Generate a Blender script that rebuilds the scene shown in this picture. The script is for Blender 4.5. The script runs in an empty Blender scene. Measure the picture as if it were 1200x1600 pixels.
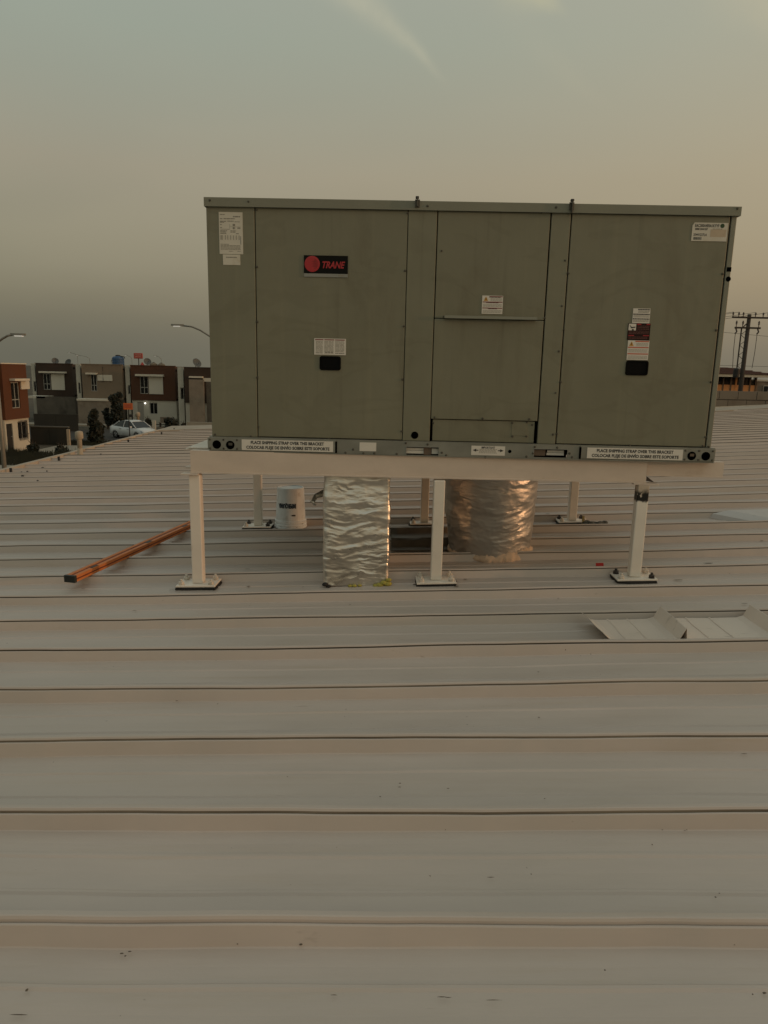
import bpy, bmesh, math, random
from mathutils import Vector, Matrix, noise
random.seed(7)
R_ = math.radians
PI = math.pi
C = bpy.context.scene.collection
sc = bpy.context.scene

def lin(r, g, b):
    def f(c):
        c /= 255.0
        return c / 12.92 if c <= 0.04045 else ((c + 0.055) / 1.055) ** 2.4
    return (f(r), f(g), f(b))

# ------------------------------------------------------------------ camera
CAMZ = 0.98
FPX, PITCH, ROLL = 1091.5, 0.19799, 0.021918
XR = Vector((math.cos(ROLL), math.sin(ROLL) * math.sin(PITCH), math.sin(ROLL) * math.cos(PITCH)))
UR = Vector((-math.sin(ROLL), math.cos(ROLL) * math.sin(PITCH), math.cos(ROLL) * math.cos(PITCH)))
FW = Vector((0, math.cos(PITCH), -math.sin(PITCH)))
CAM = Vector((0, 0, CAMZ))
cd = bpy.data.cameras.new('camera')
cam = bpy.data.objects.new('camera', cd)
C.objects.link(cam)
cam.matrix_world = Matrix(((XR.x, UR.x, -FW.x, 0), (XR.y, UR.y, -FW.y, 0), (XR.z, UR.z, -FW.z, CAMZ), (0, 0, 0, 1)))
cd.sensor_fit = 'VERTICAL'
cd.sensor_height = 36.0
cd.lens = FPX / 1600 * 36.0
cd.clip_start = 0.05
cd.clip_end = 6000
sc.camera = cam

def ray(px, py):
    return FW + XR * ((px - 600) / FPX) - UR * ((py - 800) / FPX)
def at(px, py, Y):
    """point of the place that stands at distance Y"""
    d = ray(px, py)
    return CAM + d * (Y / d.y)

# ------------------------------------------------------------------ light
SUN_EL, SUN_AZ = R_(5.0), R_(-12.0)          # azimuth from +x, negative = behind the viewer
SUND = Vector((math.cos(SUN_EL) * math.cos(SUN_AZ), math.cos(SUN_EL) * math.sin(SUN_AZ), math.sin(SUN_EL)))
sl = bpy.data.lights.new('sun', 'SUN')
sl.energy = 0.6
sl.angle = R_(1.2)
sl.color = (1.0, 0.55, 0.30)
so = bpy.data.objects.new('sun', sl)
C.objects.link(so)
so.rotation_euler = SUND.to_track_quat('Z', 'Y').to_euler()
so.location = (20, -5, 12)

w = bpy.data.worlds.new('World')
sc.world = w
w.use_nodes = True
NT = w.node_tree
NT.nodes.clear()
class NG:
    """tiny expression helper for node trees"""
    def __init__(s, nt): s.nt = nt
    def put(s, sock, v):
        if isinstance(v, bpy.types.NodeSocket): s.nt.links.new(v, sock)
        elif v is not None: sock.default_value = v
    def m(s, op, a, b=None, c=None, clamp=False):
        n = s.nt.nodes.new('ShaderNodeMath'); n.operation = op; n.use_clamp = clamp
        s.put(n.inputs[0], a)
        if b is not None: s.put(n.inputs[1], b)
        if c is not None: s.put(n.inputs[2], c)
        return n.outputs[0]
    def dot(s, v, k):
        n = s.nt.nodes.new('ShaderNodeVectorMath'); n.operation = 'DOT_PRODUCT'
        s.put(n.inputs[0], v); n.inputs[1].default_value = tuple(k)
        return n.outputs['Value']
    def smooth(s, v, a, b, lo=0.0, hi=1.0):
        n = s.nt.nodes.new('ShaderNodeMapRange'); n.interpolation_type = 'SMOOTHSTEP'
        s.put(n.inputs[0], v)
        for i, x in enumerate((a, b, lo, hi)): n.inputs[1 + i].default_value = x
        return n.outputs[0]
    def ramp(s, v, stops, interp='LINEAR'):
        n = s.nt.nodes.new('ShaderNodeValToRGB'); s.put(n.inputs[0], v)
        cr = n.color_ramp; cr.interpolation = interp
        while len(cr.elements) < len(stops): cr.elements.new(0.5)
        for e, (p, c) in zip(cr.elements, stops):
            e.position = p; e.color = (*c, 1)
        return n.outputs[0]
    def mix(s, f, a, b, mode='MIX'):
        n = s.nt.nodes.new('ShaderNodeMix'); n.data_type = 'RGBA'; n.blend_type = mode
        s.put(n.inputs[0], f)
        for i, x in ((6, a), (7, b)):
            if isinstance(x, bpy.types.NodeSocket): s.nt.links.new(x, n.inputs[i])
            else: n.inputs[i].default_value = (*x, 1)
        return n.outputs[2]
    def noise(s, vec, scale, detail=4, rough=0.55, dist=0.0):
        n = s.nt.nodes.new('ShaderNodeTexNoise')
        if vec is not None: s.nt.links.new(vec, n.inputs['Vector'])
        n.inputs['Scale'].default_value = scale; n.inputs['Detail'].default_value = detail
        n.inputs['Roughness'].default_value = rough; n.inputs['Distortion'].default_value = dist
        return n.outputs[0]
    def mapping(s, vec, scale=(1, 1, 1), loc=(0, 0, 0), rot=(0, 0, 0)):
        n = s.nt.nodes.new('ShaderNodeMapping'); s.nt.links.new(vec, n.inputs[0])
        n.inputs['Scale'].default_value = scale; n.inputs['Location'].default_value = loc
        n.inputs['Rotation'].default_value = rot
        return n.outputs[0]

g = NG(NT)
tc = NT.nodes.new('ShaderNodeTexCoord')
V = tc.outputs['Generated']
sep = NT.nodes.new('ShaderNodeSeparateXYZ'); NT.links.new(V, sep.inputs[0])
Z = sep.outputs[2]
zc = g.m('ADD', g.m('MULTIPLY', Z, 0.5), 0.5, clamp=True)            # -1..1 -> 0..1
zp = lambda s_: 0.5 + 0.5 * s_
cool = g.ramp(zc, [(0.0, lin(80, 76, 68)), (zp(-0.02), lin(96, 92, 82)), (zp(0.0), lin(102, 101, 88)),
                   (zp(0.06), lin(112, 111, 97)), (zp(0.12), lin(124, 122, 109)), (zp(0.24), lin(145, 137, 121)), (zp(0.38), lin(143, 151, 138)),
                   (zp(0.62), lin(158, 166, 158)), (1.0, lin(160, 168, 164))])
warm = g.ramp(zc, [(0.0, lin(92, 80, 66)), (zp(-0.02), lin(120, 104, 86)), (zp(0.0), lin(140, 130, 112)),
                   (zp(0.06), lin(152, 138, 116)), (zp(0.12), lin(168, 147, 119)), (zp(0.24), lin(178, 162, 132)), (zp(0.38), lin(180, 172, 149)),
                   (zp(0.62), lin(170, 172, 158)), (1.0, lin(160, 168, 164))])
hx = Vector((SUND.x, SUND.y, 0)).normalized()
hl = g.m('SQRT', g.m('ADD', g.m('MULTIPLY', sep.outputs[0], sep.outputs[0]), g.m('MULTIPLY', sep.outputs[1], sep.outputs[1])))
az = g.m('DIVIDE', g.dot(V, hx), g.m('MAXIMUM', hl, 0.05))
fmix = g.smooth(az, -0.95, 1.25)
skyc = g.mix(fmix, cool, warm)
# soft uneven veils of high haze
vn = g.noise(g.mapping(V, (1.2, 1.2, 4.0)), 1.6, 3, 0.5, 0.4)
skyc = g.mix(g.smooth(vn, 0.35, 0.75, 0.0, 0.10), skyc, lin(190, 176, 150))
# thin wisps of cloud high up
def wisp(col, p0, p1, width, bend, strength, ccol):
    a = ray(*p0).normalized(); b = ray(*p1).normalized()
    mid = (a + b).normalized(); t = (b - a).normalized(); n = mid.cross(t).normalized()
    L = (b - a).length / 2
    x = g.dot(V, t); y = g.dot(V, n)
    wob = g.m('MULTIPLY', g.m('SUBTRACT', g.noise(V, 9.0, 3), 0.5), width * 2.2)
    d = g.m('ADD', g.m('ADD', y, g.m('MULTIPLY', g.m('MULTIPLY', x, x), bend)), wob)
    wd = g.smooth(x, -L, L, width * 1.4, width * 0.45)
    e = g.m('EXPONENT', g.m('MULTIPLY', g.m('POWER', g.m('DIVIDE', g.m('ABSOLUTE', d), wd), 2.0), -1.0))
    along = g.m('MULTIPLY', g.smooth(x, -L * 2.2, -L * 0.6), g.smooth(x, L * 1.25, L * 0.1))
    front = g.smooth(g.dot(V, mid), 0.6, 0.8)
    fz = g.m('MULTIPLY', g.m('MULTIPLY', e, along), front)
    fz = g.m('MULTIPLY', fz, g.smooth(g.noise(V, 26.0, 3), 0.2, 0.7, 0.55 * strength, strength))
    return g.mix(fz, col, ccol)
skyc = wisp(skyc, (545, -22), (700, 118), 0.010, -1.3, 0.38, lin(196, 188, 160))
skyc = wisp(skyc, (800, -30), (885, 20), 0.014, 0.4, 0.40, lin(205, 194, 150))
skyc = wisp(skyc, (1130, -40), (1260, 60), 0.022, 0.3, 0.22, lin(205, 188, 150))
skyc = wisp(skyc, (820, 60), (960, 175), 0.012, 0.6, 0.04, lin(205, 190, 155))
bg = NT.nodes.new('ShaderNodeBackground'); NT.links.new(skyc, bg.inputs[0]); bg.inputs[1].default_value = 0.92
nish = NT.nodes.new('ShaderNodeTexSky'); nish.sky_type = 'NISHITA'; nish.sun_disc = False
nish.sun_elevation = SUN_EL; nish.sun_rotation = R_(90) - SUN_AZ
nish.dust_density = 6.0; nish.air_density = 1.5
bg2 = NT.nodes.new('ShaderNodeBackground'); NT.links.new(nish.outputs[0], bg2.inputs[0]); bg2.inputs[1].default_value = 0.05
add = NT.nodes.new('ShaderNodeAddShader'); NT.links.new(bg.outputs[0], add.inputs[0]); NT.links.new(bg2.outputs[0], add.inputs[1])
wo = NT.nodes.new('ShaderNodeOutputWorld'); NT.links.new(add.outputs[0], wo.inputs[0])

sc.view_settings.view_transform = 'Standard'
sc.view_settings.look = 'None'
sc.view_settings.exposure = 0.0
sc.view_settings.gamma = 1.0
sc.view_settings.use_curve_mapping = False

# ------------------------------------------------------------------ materials
MATS = {}
def mat(name, col, rough=0.6, metal=0.0, var=0.12, vscale=6.0, stretch=(1, 1, 1), bump=0.0, bscale=60.0, bstretch=None,
        spec=0.5, stain=None, emit=None, coords='Object', extra=None, bdist=0.002):
    if name in MATS: return MATS[name]
    m = bpy.data.materials.new(name); m.use_nodes = True
    nt = m.node_tree; q = NG(nt); bs = nt.nodes['Principled BSDF']
    t = nt.nodes.new('ShaderNodeTexCoord'); vec = t.outputs[coords]
    n1 = q.noise(q.mapping(vec, stretch), vscale, 5, 0.6)
    lo = tuple(c * (1 - var) for c in col); hi = tuple(min(1, c * (1 + var)) for c in col)
    c = q.ramp(n1, [(0.28, lo), (0.72, hi)])
    if stain:
        scol, sscale, a, b, sst, amt = stain
        n2 = q.noise(q.mapping(vec, sst, (3.1, 1.7, 0.4)), sscale, 6, 0.65, 0.5)
        c = q.mix(q.smooth(n2, a, b, 0.0, amt), c, scol)
    if extra: c = extra(q, vec, c)
    nt.links.new(c, bs.inputs['Base Color'])
    r = q.smooth(n1, 0.3, 0.7, max(0.03, rough - 0.07), min(1, rough + 0.07))
    nt.links.new(r, bs.inputs['Roughness'])
    bs.inputs['Metallic'].default_value = metal
    bs.inputs['Specular IOR Level'].default_value = spec
    if bump > 0:
        bn = q.noise(q.mapping(vec, bstretch or (1, 1, 1)), bscale, 4, 0.6)
        bp = nt.nodes.new('ShaderNodeBump'); bp.inputs['Strength'].default_value = bump; bp.inputs['Distance'].default_value = bdist
        nt.links.new(bn, bp.inputs['Height']); nt.links.new(bp.outputs[0], bs.inputs['Normal'])
    if emit:
        bs.inputs['Emission Color'].default_value = (*emit[0], 1); bs.inputs['Emission Strength'].default_value = emit[1]
    MATS[name] = m
    return m

def roof_extra(q, vec, c):
    # dust washed along the pans, brown splashes and small dark specks
    n = q.noise(q.mapping(vec, (0.8, 14.0, 4.0)), 1.6, 6, 0.7, 0.2)
    c = q.mix(q.smooth(n, 0.50, 0.80, 0.0, 0.32), c, lin(176, 155, 124))
    n = q.noise(q.mapping(vec, (1.0, 1.6, 1.0), (5, 2, 0)), 0.9, 3, 0.5, 0.3)
    c = q.mix(q.smooth(n, 0.36, 0.66, 0.0, 0.30), c, lin(178, 170, 158))
    n = q.noise(q.mapping(vec, (3.0, 30.0, 3.0), (1, 7, 0)), 2.0, 4, 0.7)
    m2 = q.noise(q.mapping(vec, (1, 1, 1), (9, 3, 0)), 1.3, 2)
    f = q.m('MULTIPLY', q.smooth(n, 0.66, 0.74), q.smooth(m2, 0.5, 0.62, 0.0, 0.30))
    c = q.mix(f, c, lin(92, 78, 60))
    n = q.noise(vec, 85.0, 2, 0.5)
    m3 = q.noise(q.mapping(vec, (1, 1, 1), (2, 8, 0)), 3.2, 3)
    f = q.m('MULTIPLY', q.smooth(n, 0.735, 0.765), q.smooth(m3, 0.56, 0.66, 0.0, 0.75))
    c = q.mix(f, c, lin(50, 38, 28))
    return c
M_roof = mat('painted_steel_roof', (0.545, 0.466, 0.408), 0.45, var=0.05, vscale=3.0, stretch=(1, 5, 1), bump=0.3, bscale=9, bstretch=(0.35, 2.4, 1), extra=roof_extra, bdist=0.004)
M_flash = mat('roof_flashing', (0.42, 0.355, 0.285), 0.9, spec=0.1, var=0.08, vscale=4, bump=0.2, bscale=12, stain=(lin(110, 92, 70), 4, 0.5, 0.75, (1, 1, 1), 0.5))
M_loose = mat('loose_sheet_paint', (0.70, 0.60, 0.51), 0.45, var=0.06, vscale=5, bump=0.15, bscale=20, stain=(lin(105, 88, 66), 9, 0.6, 0.75, (1, 3, 1), 0.45))
M_sky = mat('skylight_sheet', (0.56, 0.53, 0.50), 0.7, spec=0.2, var=0.06, vscale=5, stain=(lin(150, 140, 125), 7, 0.55, 0.8, (1, 1, 1), 0.35))
def streaks(q, vec, c):
    n = q.noise(q.mapping(vec, (26.0, 1.0, 0.9)), 1.0, 5, 0.6)
    c = q.mix(q.smooth(n, 0.52, 0.80, 0.0, 0.22), c, lin(150, 145, 118))
    n = q.noise(q.mapping(vec, (18.0, 1.0, 0.7), (4, 0, 2)), 1.0, 4, 0.6)
    c = q.mix(q.smooth(n, 0.56, 0.80, 0.0, 0.30), c, lin(72, 62, 44))
    # faint wiped arcs
    n = q.noise(q.mapping(vec, (1.5, 1.0, 3.4), (1.3, 0, 0.7), (0, R_(35), 0)), 1.7, 3, 0.5, 0.8)
    c = q.mix(q.m('MULTIPLY', q.smooth(n, 0.56, 0.60), q.smooth(n, 0.68, 0.61, 0.0, 0.10)), c, lin(84, 76, 54))
    return c
M_olive = mat('olive_enamel', (0.212, 0.204, 0.140), 0.40, var=0.07, vscale=2.2, bump=0.55, bscale=2.6, bdist=0.010,
              stain=(lin(92, 80, 58), 2.6, 0.50, 0.74, (2.2, 1, 0.55), 0.25), extra=streaks)
M_olive2 = mat('olive_enamel_post', (0.214, 0.208, 0.144), 0.40, var=0.07, vscale=3.0, bump=0.5, bscale=3.2, bdist=0.006,
               stain=(lin(96, 82, 60), 3.2, 0.50, 0.76, (2, 1, 0.5), 0.25), extra=streaks)
M_lid = mat('lid_enamel', (0.230, 0.228, 0.172), 0.42, var=0.06, vscale=3.0, bump=0.10, bscale=120, bdist=0.0006)
M_zinc = mat('galvanised_steel', (0.285, 0.285, 0.245), 0.42, metal=0.55, var=0.14, vscale=9, stretch=(0.6, 1, 1), bump=0.1, bscale=50)
M_black = mat('black_void', (0.002, 0.002, 0.002), 0.9, var=0.1, spec=0.0)
M_hole = mat('black_plastic', (0.003, 0.003, 0.003), 0.5, var=0.1, spec=0.12)
M_screw = mat('dull_screw', (0.11, 0.10, 0.08), 0.45, metal=0.6)
M_label = mat('label_paper', (0.66, 0.62, 0.52), 0.55, var=0.05, vscale=8, stain=(lin(170, 150, 100), 12, 0.5, 0.8, (1, 1, 1), 0.4))
M_label2 = mat('label_white', (0.72, 0.68, 0.60), 0.5, var=0.04, vscale=10)
M_ink = mat('label_ink', (0.045, 0.04, 0.035), 0.6, var=0.1)
M_inkg = mat('label_ink_grey', (0.27, 0.25, 0.20), 0.6, var=0.1)
M_red = mat('label_red', (0.20, 0.03, 0.025), 0.45, var=0.1)
M_logo = mat('logo_red', (0.42, 0.025, 0.030), 0.4, var=0.1)
M_logod = mat('logo_dark_red', (0.20, 0.010, 0.012), 0.4, var=0.1)
M_orangel = mat('label_orange', (0.60, 0.30, 0.04), 0.45, var=0.1)
M_plate = mat('plate_black', (0.005, 0.005, 0.004), 0.5, var=0.1, spec=0.15)
M_green = mat('label_green', (0.02, 0.06, 0.02), 0.45, var=0.1)
M_silver = mat('label_silver', (0.30, 0.30, 0.27), 0.4, metal=0.3, var=0.1)
M_pack = mat('white_packing', (0.62, 0.60, 0.54), 0.7, var=0.1)
M_brownf = mat('brown_wood_packing', (0.14, 0.10, 0.07), 0.7, var=0.2)
M_cream = mat('cream_steel_paint', (0.66, 0.555, 0.46), 0.42, var=0.07, vscale=5, stretch=(1, 1, 2), bump=0.1, bscale=30,
              stain=(lin(150, 122, 92), 5, 0.55, 0.82, (1, 1, 1.5), 0.30))
M_leg = mat('cream_leg_paint', (0.84, 0.75, 0.65), 0.42, var=0.05, vscale=5, stretch=(1, 1, 1.6), bump=0.15, bscale=40,
               stain=(lin(150, 118, 84), 9, 0.60, 0.80, (1, 1, 0.6), 0.40))
M_creamw = mat('white_steel_paint', (0.80, 0.73, 0.63), 0.42, var=0.05, vscale=5, bump=0.1, bscale=30,
               stain=(lin(140, 118, 92), 7, 0.58, 0.82, (1, 1, 1), 0.30))
def burn(q, vec, c):
    s_ = q.nt.nodes.new('ShaderNodeSeparateXYZ'); q.nt.links.new(vec, s_.inputs[0])
    z = q.m('ADD', s_.outputs[2], q.m('MULTIPLY', q.m('SUBTRACT', q.noise(vec, 45, 4, 0.7), 0.5), 0.034))
    tan = q.m('MULTIPLY', q.smooth(z, 0.385, 0.42), q.smooth(z, 0.56, 0.46, 0.0, 0.55))
    c = q.mix(tan, c, lin(150, 118, 78))
    blk = q.m('MULTIPLY', q.smooth(z, 0.372, 0.386), q.smooth(z, 0.442, 0.412))
    holes = q.smooth(q.noise(q.mapping(vec, (1, 1, 1), (2, 1, 5)), 70, 2), 0.60, 0.66, 1.0, 0.15)
    c = q.mix(q.m('MULTIPLY', blk, holes), c, (0.006, 0.005, 0.004))
    return c
M_burn = mat('scorched_steel_paint', (0.84, 0.77, 0.67), 0.45, var=0.05, vscale=5, extra=burn)
M_rubber = mat('black_sealant', (0.018, 0.015, 0.013), 0.75, var=0.3, vscale=30, bump=0.5, bscale=60)
M_bolt = mat('painted_bolt', (0.62, 0.56, 0.48), 0.4, var=0.25, vscale=60)
M_dbolt = mat('dark_bolt', (0.07, 0.06, 0.055), 0.4, metal=0.5, var=0.3, vscale=60)
def foil(name, col, rough, metal, sc_, dist, amt):
    m = mat(name, col, rough, metal, var=0.10, vscale=6, stretch=(1, 1, 2.5))
    nt = m.node_tree; q = NG(nt); bs = nt.nodes['Principled BSDF']
    t = nt.nodes.new('ShaderNodeTexCoord'); v0 = t.outputs['Object']
    wob = nt.nodes.new('ShaderNodeTexNoise'); nt.links.new(v0, wob.inputs['Vector']); wob.inputs['Scale'].default_value = 7.0; wob.inputs['Detail'].default_value = 3
    vm = nt.nodes.new('ShaderNodeVectorMath'); vm.operation = 'MULTIPLY_ADD'
    nt.links.new(wob.outputs['Color'], vm.inputs[0]); vm.inputs[1].default_value = (0.10, 0.10, 0.10); nt.links.new(v0, vm.inputs[2])
    hs = []
    for k, (a_, b_, w_) in enumerate(((5.0, 20.0, 1.0), (13.0, 44.0, 0.45))):
        vo = nt.nodes.new('ShaderNodeTexVoronoi'); vo.feature = 'F1'; vo.inputs['Scale'].default_value = 1.0
        vo.inputs['Randomness'].default_value = 1.0
        nt.links.new(q.mapping(vm.outputs[0], (a_ * sc_, a_ * sc_, b_ * sc_), (k, k, k), (0, R_(9 + 14 * k), 0)), vo.inputs['Vector'])
        hs.append(q.m('MULTIPLY', vo.outputs['Distance'], w_))
    n = q.noise(q.mapping(v0, (1, 1, 3)), 22, 4, 0.65)
    h = q.m('ADD', q.m('ADD', hs[0], hs[1]), q.m('MULTIPLY', n, 0.25))
    mask = q.smooth(q.noise(v0, 5.0, 3), 0.38, 0.62, 0.15, 1.0)
    bp = nt.nodes.new('ShaderNodeBump'); bp.inputs['Strength'].default_value = amt; bp.inputs['Distance'].default_value = dist
    nt.links.new(q.m('MULTIPLY', h, mask), bp.inputs['Height']); nt.links.new(bp.outputs[0], bs.inputs['Normal'])
    return m
M_foil = foil('foil_wrap', (0.68, 0.635, 0.565), 0.33, 0.88, 1.35, 0.0085, 0.75)
M_foil2 = foil('foil_wrap_worn', (0.52, 0.49, 0.45), 0.42, 0.76, 1.15, 0.009, 0.75)
M_foam = mat('sprayed_foam', (0.62, 0.47, 0.34), 0.8, var=0.12, vscale=20, bump=0.5, bscale=70)
M_yfoam = mat('yellow_foam', (0.42, 0.36, 0.07), 0.8, var=0.25, vscale=30, bump=0.5, bscale=70)
M_bucket = mat('bucket_plastic', (0.72, 0.75, 0.75), 0.38, var=0.05, vscale=10, stain=(lin(128, 112, 84), 8, 0.52, 0.78, (1, 1, 1), 0.5))
M_oran = mat('orange_anodised', (0.60, 0.19, 0.05), 0.6, metal=0.0, var=0.12, vscale=8, stretch=(1, 1, 1), stain=(lin(90, 48, 22), 20, 0.58, 0.75, (1, 1, 1), 0.5))
M_orand = mat('orange_groove', (0.20, 0.035, 0.010), 0.5, var=0.15)
M_blk = mat('black_cap', (0.020, 0.022, 0.018), 0.5, var=0.2)
M_redt = mat('red_tape', (0.45, 0.02, 0.015), 0.5, var=0.1)
M_rag = mat('grey_rag', (0.09, 0.085, 0.07), 0.9, var=0.3, vscale=40, bump=0.6, bscale=60)
M_straw = mat('straw', (0.40, 0.30, 0.12), 0.8, var=0.2)
# background
M_white = mat('white_render', (0.52, 0.49, 0.41), 0.9, var=0.08, vscale=0.6, bump=0.2, bscale=10, stain=(lin(120, 110, 92), 0.8, 0.5, 0.8, (1, 1, 0.4), 0.45))
M_brown = mat('brown_render', (0.085, 0.036, 0.018), 0.9, var=0.14, vscale=0.7, bump=0.2, bscale=10, stain=(lin(60, 34, 20), 0.9, 0.5, 0.8, (1, 1, 0.5), 0.4))
M_terra = mat('terracotta_render', (0.105, 0.036, 0.013), 0.9, var=0.12, vscale=0.7, bump=0.2, bscale=10)
M_dbrown = mat('dark_brown_render', (0.048, 0.030, 0.020), 0.9, var=0.16, vscale=0.7, bump=0.2, bscale=10)
M_beige = mat('beige_render', (0.20, 0.155, 0.11), 0.9, var=0.12, vscale=0.7, bump=0.2, bscale=10)
M_visor = mat('visor_concrete', (0.62, 0.57, 0.47), 0.8, var=0.08, vscale=2)
M_panelw = mat('white_facade_panel', (0.60, 0.56, 0.47), 0.8, var=0.06, vscale=1)
M_glass = mat('dark_window_glass', (0.010, 0.011, 0.011), 0.12, var=0.3, spec=0.5)
M_frame = mat('aluminium_frame', (0.45, 0.44, 0.40), 0.4, metal=0.3, var=0.1)
M_doorg = mat('grey_door', (0.30, 0.28, 0.24), 0.6, var=0.1)
M_doord = mat('dark_door', (0.022, 0.018, 0.015), 0.5, var=0.2)
M_block = mat('bare_block', (0.115, 0.10, 0.080), 0.95, var=0.22, vscale=0.9, bump=0.4, bscale=6, stain=(lin(44, 38, 30), 0.7, 0.45, 0.7, (1, 1, 0.6), 0.6))
M_block2 = mat('grey_block', (0.24, 0.20, 0.155), 0.95, var=0.15, vscale=1.5, bump=0.4, bscale=6, stain=(lin(100, 82, 64), 1.2, 0.5, 0.75, (1, 1, 1), 0.6))
M_dwall = mat('dark_stained_wall', (0.035, 0.033, 0.026), 0.95, var=0.25, vscale=0.8)
M_asph = mat('asphalt', (0.036, 0.031, 0.025), 0.9, var=0.2, vscale=0.8, bump=0.3, bscale=30)
M_conc = mat('concrete_pavement', (0.30, 0.27, 0.215), 0.9, var=0.14, vscale=0.5, stain=(lin(110, 98, 78), 0.5, 0.5, 0.75, (1, 1, 1), 0.5))
M_ground = mat('dry_ground', (0.075, 0.060, 0.040), 1.0, var=0.35, vscale=0.25, stain=(lin(40, 40, 24), 0.12, 0.4, 0.65, (1, 1, 1), 0.8))
M_leaf = mat('dark_leaf', (0.014, 0.017, 0.008), 0.7, var=0.4, vscale=1.5)
M_grass = mat('dark_grass', (0.030, 0.028, 0.013), 0.9, var=0.4, vscale=0.8)
M_bark = mat('bark', (0.05, 0.038, 0.027), 0.95, var=0.2)
M_galv = mat('lamp_post_steel', (0.24, 0.225, 0.19), 0.5, metal=0.3, var=0.1, vscale=2)
M_lens = mat('lamp_lens', (0.8, 0.8, 0.75), 0.3, emit=((1.0, 0.97, 0.88), 0.22))
M_bulb = mat('lit_bulb', (0.8, 0.8, 0.75), 0.3, emit=((1.0, 0.95, 0.85), 3.0))
M_blue = mat('blue_tank', (0.025, 0.075, 0.17), 0.5, var=0.12)
M_carw = mat('white_car_paint', (0.60, 0.61, 0.60), 0.22, var=0.03)
M_tyre = mat('tyre_rubber', (0.015, 0.015, 0.015), 0.8)
M_rim = mat('alloy_rim', (0.25, 0.25, 0.25), 0.35, metal=0.8)
M_signo = mat('orange_sign_face', (0.60, 0.14, 0.03), 0.5, var=0.1)
M_signr = mat('red_sign_face', (0.42, 0.075, 0.055), 0.6, var=0.12)
M_pinkm = mat('pink_sign_marks', (0.55, 0.26, 0.22), 0.6)
M_dark = mat('dark_iron', (0.025, 0.022, 0.02), 0.7)
M_dish = mat('satellite_dish', (0.09, 0.10, 0.10), 0.6)
M_post = mat('beige_mortar', (0.40, 0.33, 0.24), 0.9, var=0.15, vscale=5)
M_tile = mat('brown_tile', (0.075, 0.030, 0.020), 0.85, var=0.2, vscale=2)
M_oranw = mat('orange_wall', (0.72, 0.34, 0.14), 0.9, var=0.12, vscale=0.6)
M_woodp = mat('weathered_pole', (0.055, 0.043, 0.034), 0.9, var=0.25, vscale=3, stretch=(3, 3, 0.3))
M_insul = mat('insulator', (0.09, 0.065, 0.055), 0.5)
M_redb = mat('red_gas_tank', (0.35, 0.03, 0.02), 0.5)

# ------------------------------------------------------------------ mesh helpers
class MB:
    def __init__(s): s.v = []; s.f = []
    def face(s, pts):
        i = len(s.v); s.v += [tuple(p) for p in pts]; s.f.append(tuple(range(i, i + len(pts)))); return s
    def box(s, x0, x1, y0, y1, z0, z1):
        i = len(s.v)
        s.v += [(x0, y0, z0), (x1, y0, z0), (x1, y1, z0), (x0, y1, z0), (x0, y0, z1), (x1, y0, z1), (x1, y1, z1), (x0, y1, z1)]
        s.f += [tuple(i + k for k in q) for q in ((0, 3, 2, 1), (4, 5, 6, 7), (0, 1, 5, 4), (1, 2, 6, 5), (2, 3, 7, 6), (3, 0, 4, 7))]
        return s
    def rings(s, rs, cap=True, closed=True):
        n = len(rs[0]); i = len(s.v)
        for r in rs: s.v += [tuple(p) for p in r]
        for a in range(len(rs) - 1):
            for b in range(n if closed else n - 1):
                c = (b + 1) % n
                s.f.append((i + a * n + b, i + a * n + c, i + (a + 1) * n + c, i + (a + 1) * n + b))
        if cap:
            s.f.append(tuple(i + k for k in reversed(range(n))))
            s.f.append(tuple(i + (len(rs) - 1) * n + k for k in range(n)))
        return s
    def tube(s, p0, p1, r0, r1=None, n=8, cap=True):
        r1 = r0 if r1 is None else r1
        p0 = Vector(p0); p1 = Vector(p1); d = (p1 - p0).normalized()
        u = d.orthogonal().normalized(); v = d.cross(u)
        rr = [[p + (u * math.cos(2 * PI * k / n) + v * math.sin(2 * PI * k / n)) * r for k in range(n)] for p, r in ((p0, r0), (p1, r1))]
        return s.rings(rr, cap)
    def path(s, pts, r, n=6):
        pts = [Vector(p) for p in pts]
        rr = []
        for i, p in enumerate(pts):
            d = (pts[min(i + 1, len(pts) - 1)] - pts[max(i - 1, 0)]).normalized()
            u = d.cross(Vector((0.13, 0.21, 0.97))).normalized(); v = d.cross(u)
            rad = r[i] if isinstance(r, (list, tuple)) else r
            rr.append([p + (u * math.cos(2 * PI * k / n) + v * math.sin(2 * PI * k / n)) * rad for k in range(n)])
        return s.rings(rr)
    def lathe(s, prof, c=(0, 0, 0), n=24, cap=True):
        rr = [[(c[0] + r * math.cos(2 * PI * k / n), c[1] + r * math.sin(2 * PI * k / n), c[2] + z) for k in range(n)] for r, z in prof]
        return s.rings(rr, cap)
    def build(s, name, m, parent=None, bevel=0.0, smooth=False, loc=None):
        me = bpy.data.meshes.new(name)
        bm = bmesh.new()
        vs = [bm.verts.new(p) for p in s.v]
        for f in s.f:
            try: bm.faces.new([vs[k] for k in f])
            except ValueError: pass
        bmesh.ops.recalc_face_normals(bm, faces=bm.faces)
        if bevel > 0:
            bmesh.ops.bevel(bm, geom=[e for e in bm.edges if len(e.link_faces) == 2 and e.calc_face_angle(0) > 0.6], offset=bevel, segments=2, affect='EDGES', profile=0.5, clamp_overlap=True)
        bm.to_mesh(me); bm.free()
        if smooth:
            for p in me.polygons: p.use_smooth = True
        me.materials.append(m)
        o = bpy.data.objects.new(name, me); C.objects.link(o)
        if parent: o.parent = parent
        if loc: o.location = loc
        return o
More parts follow.
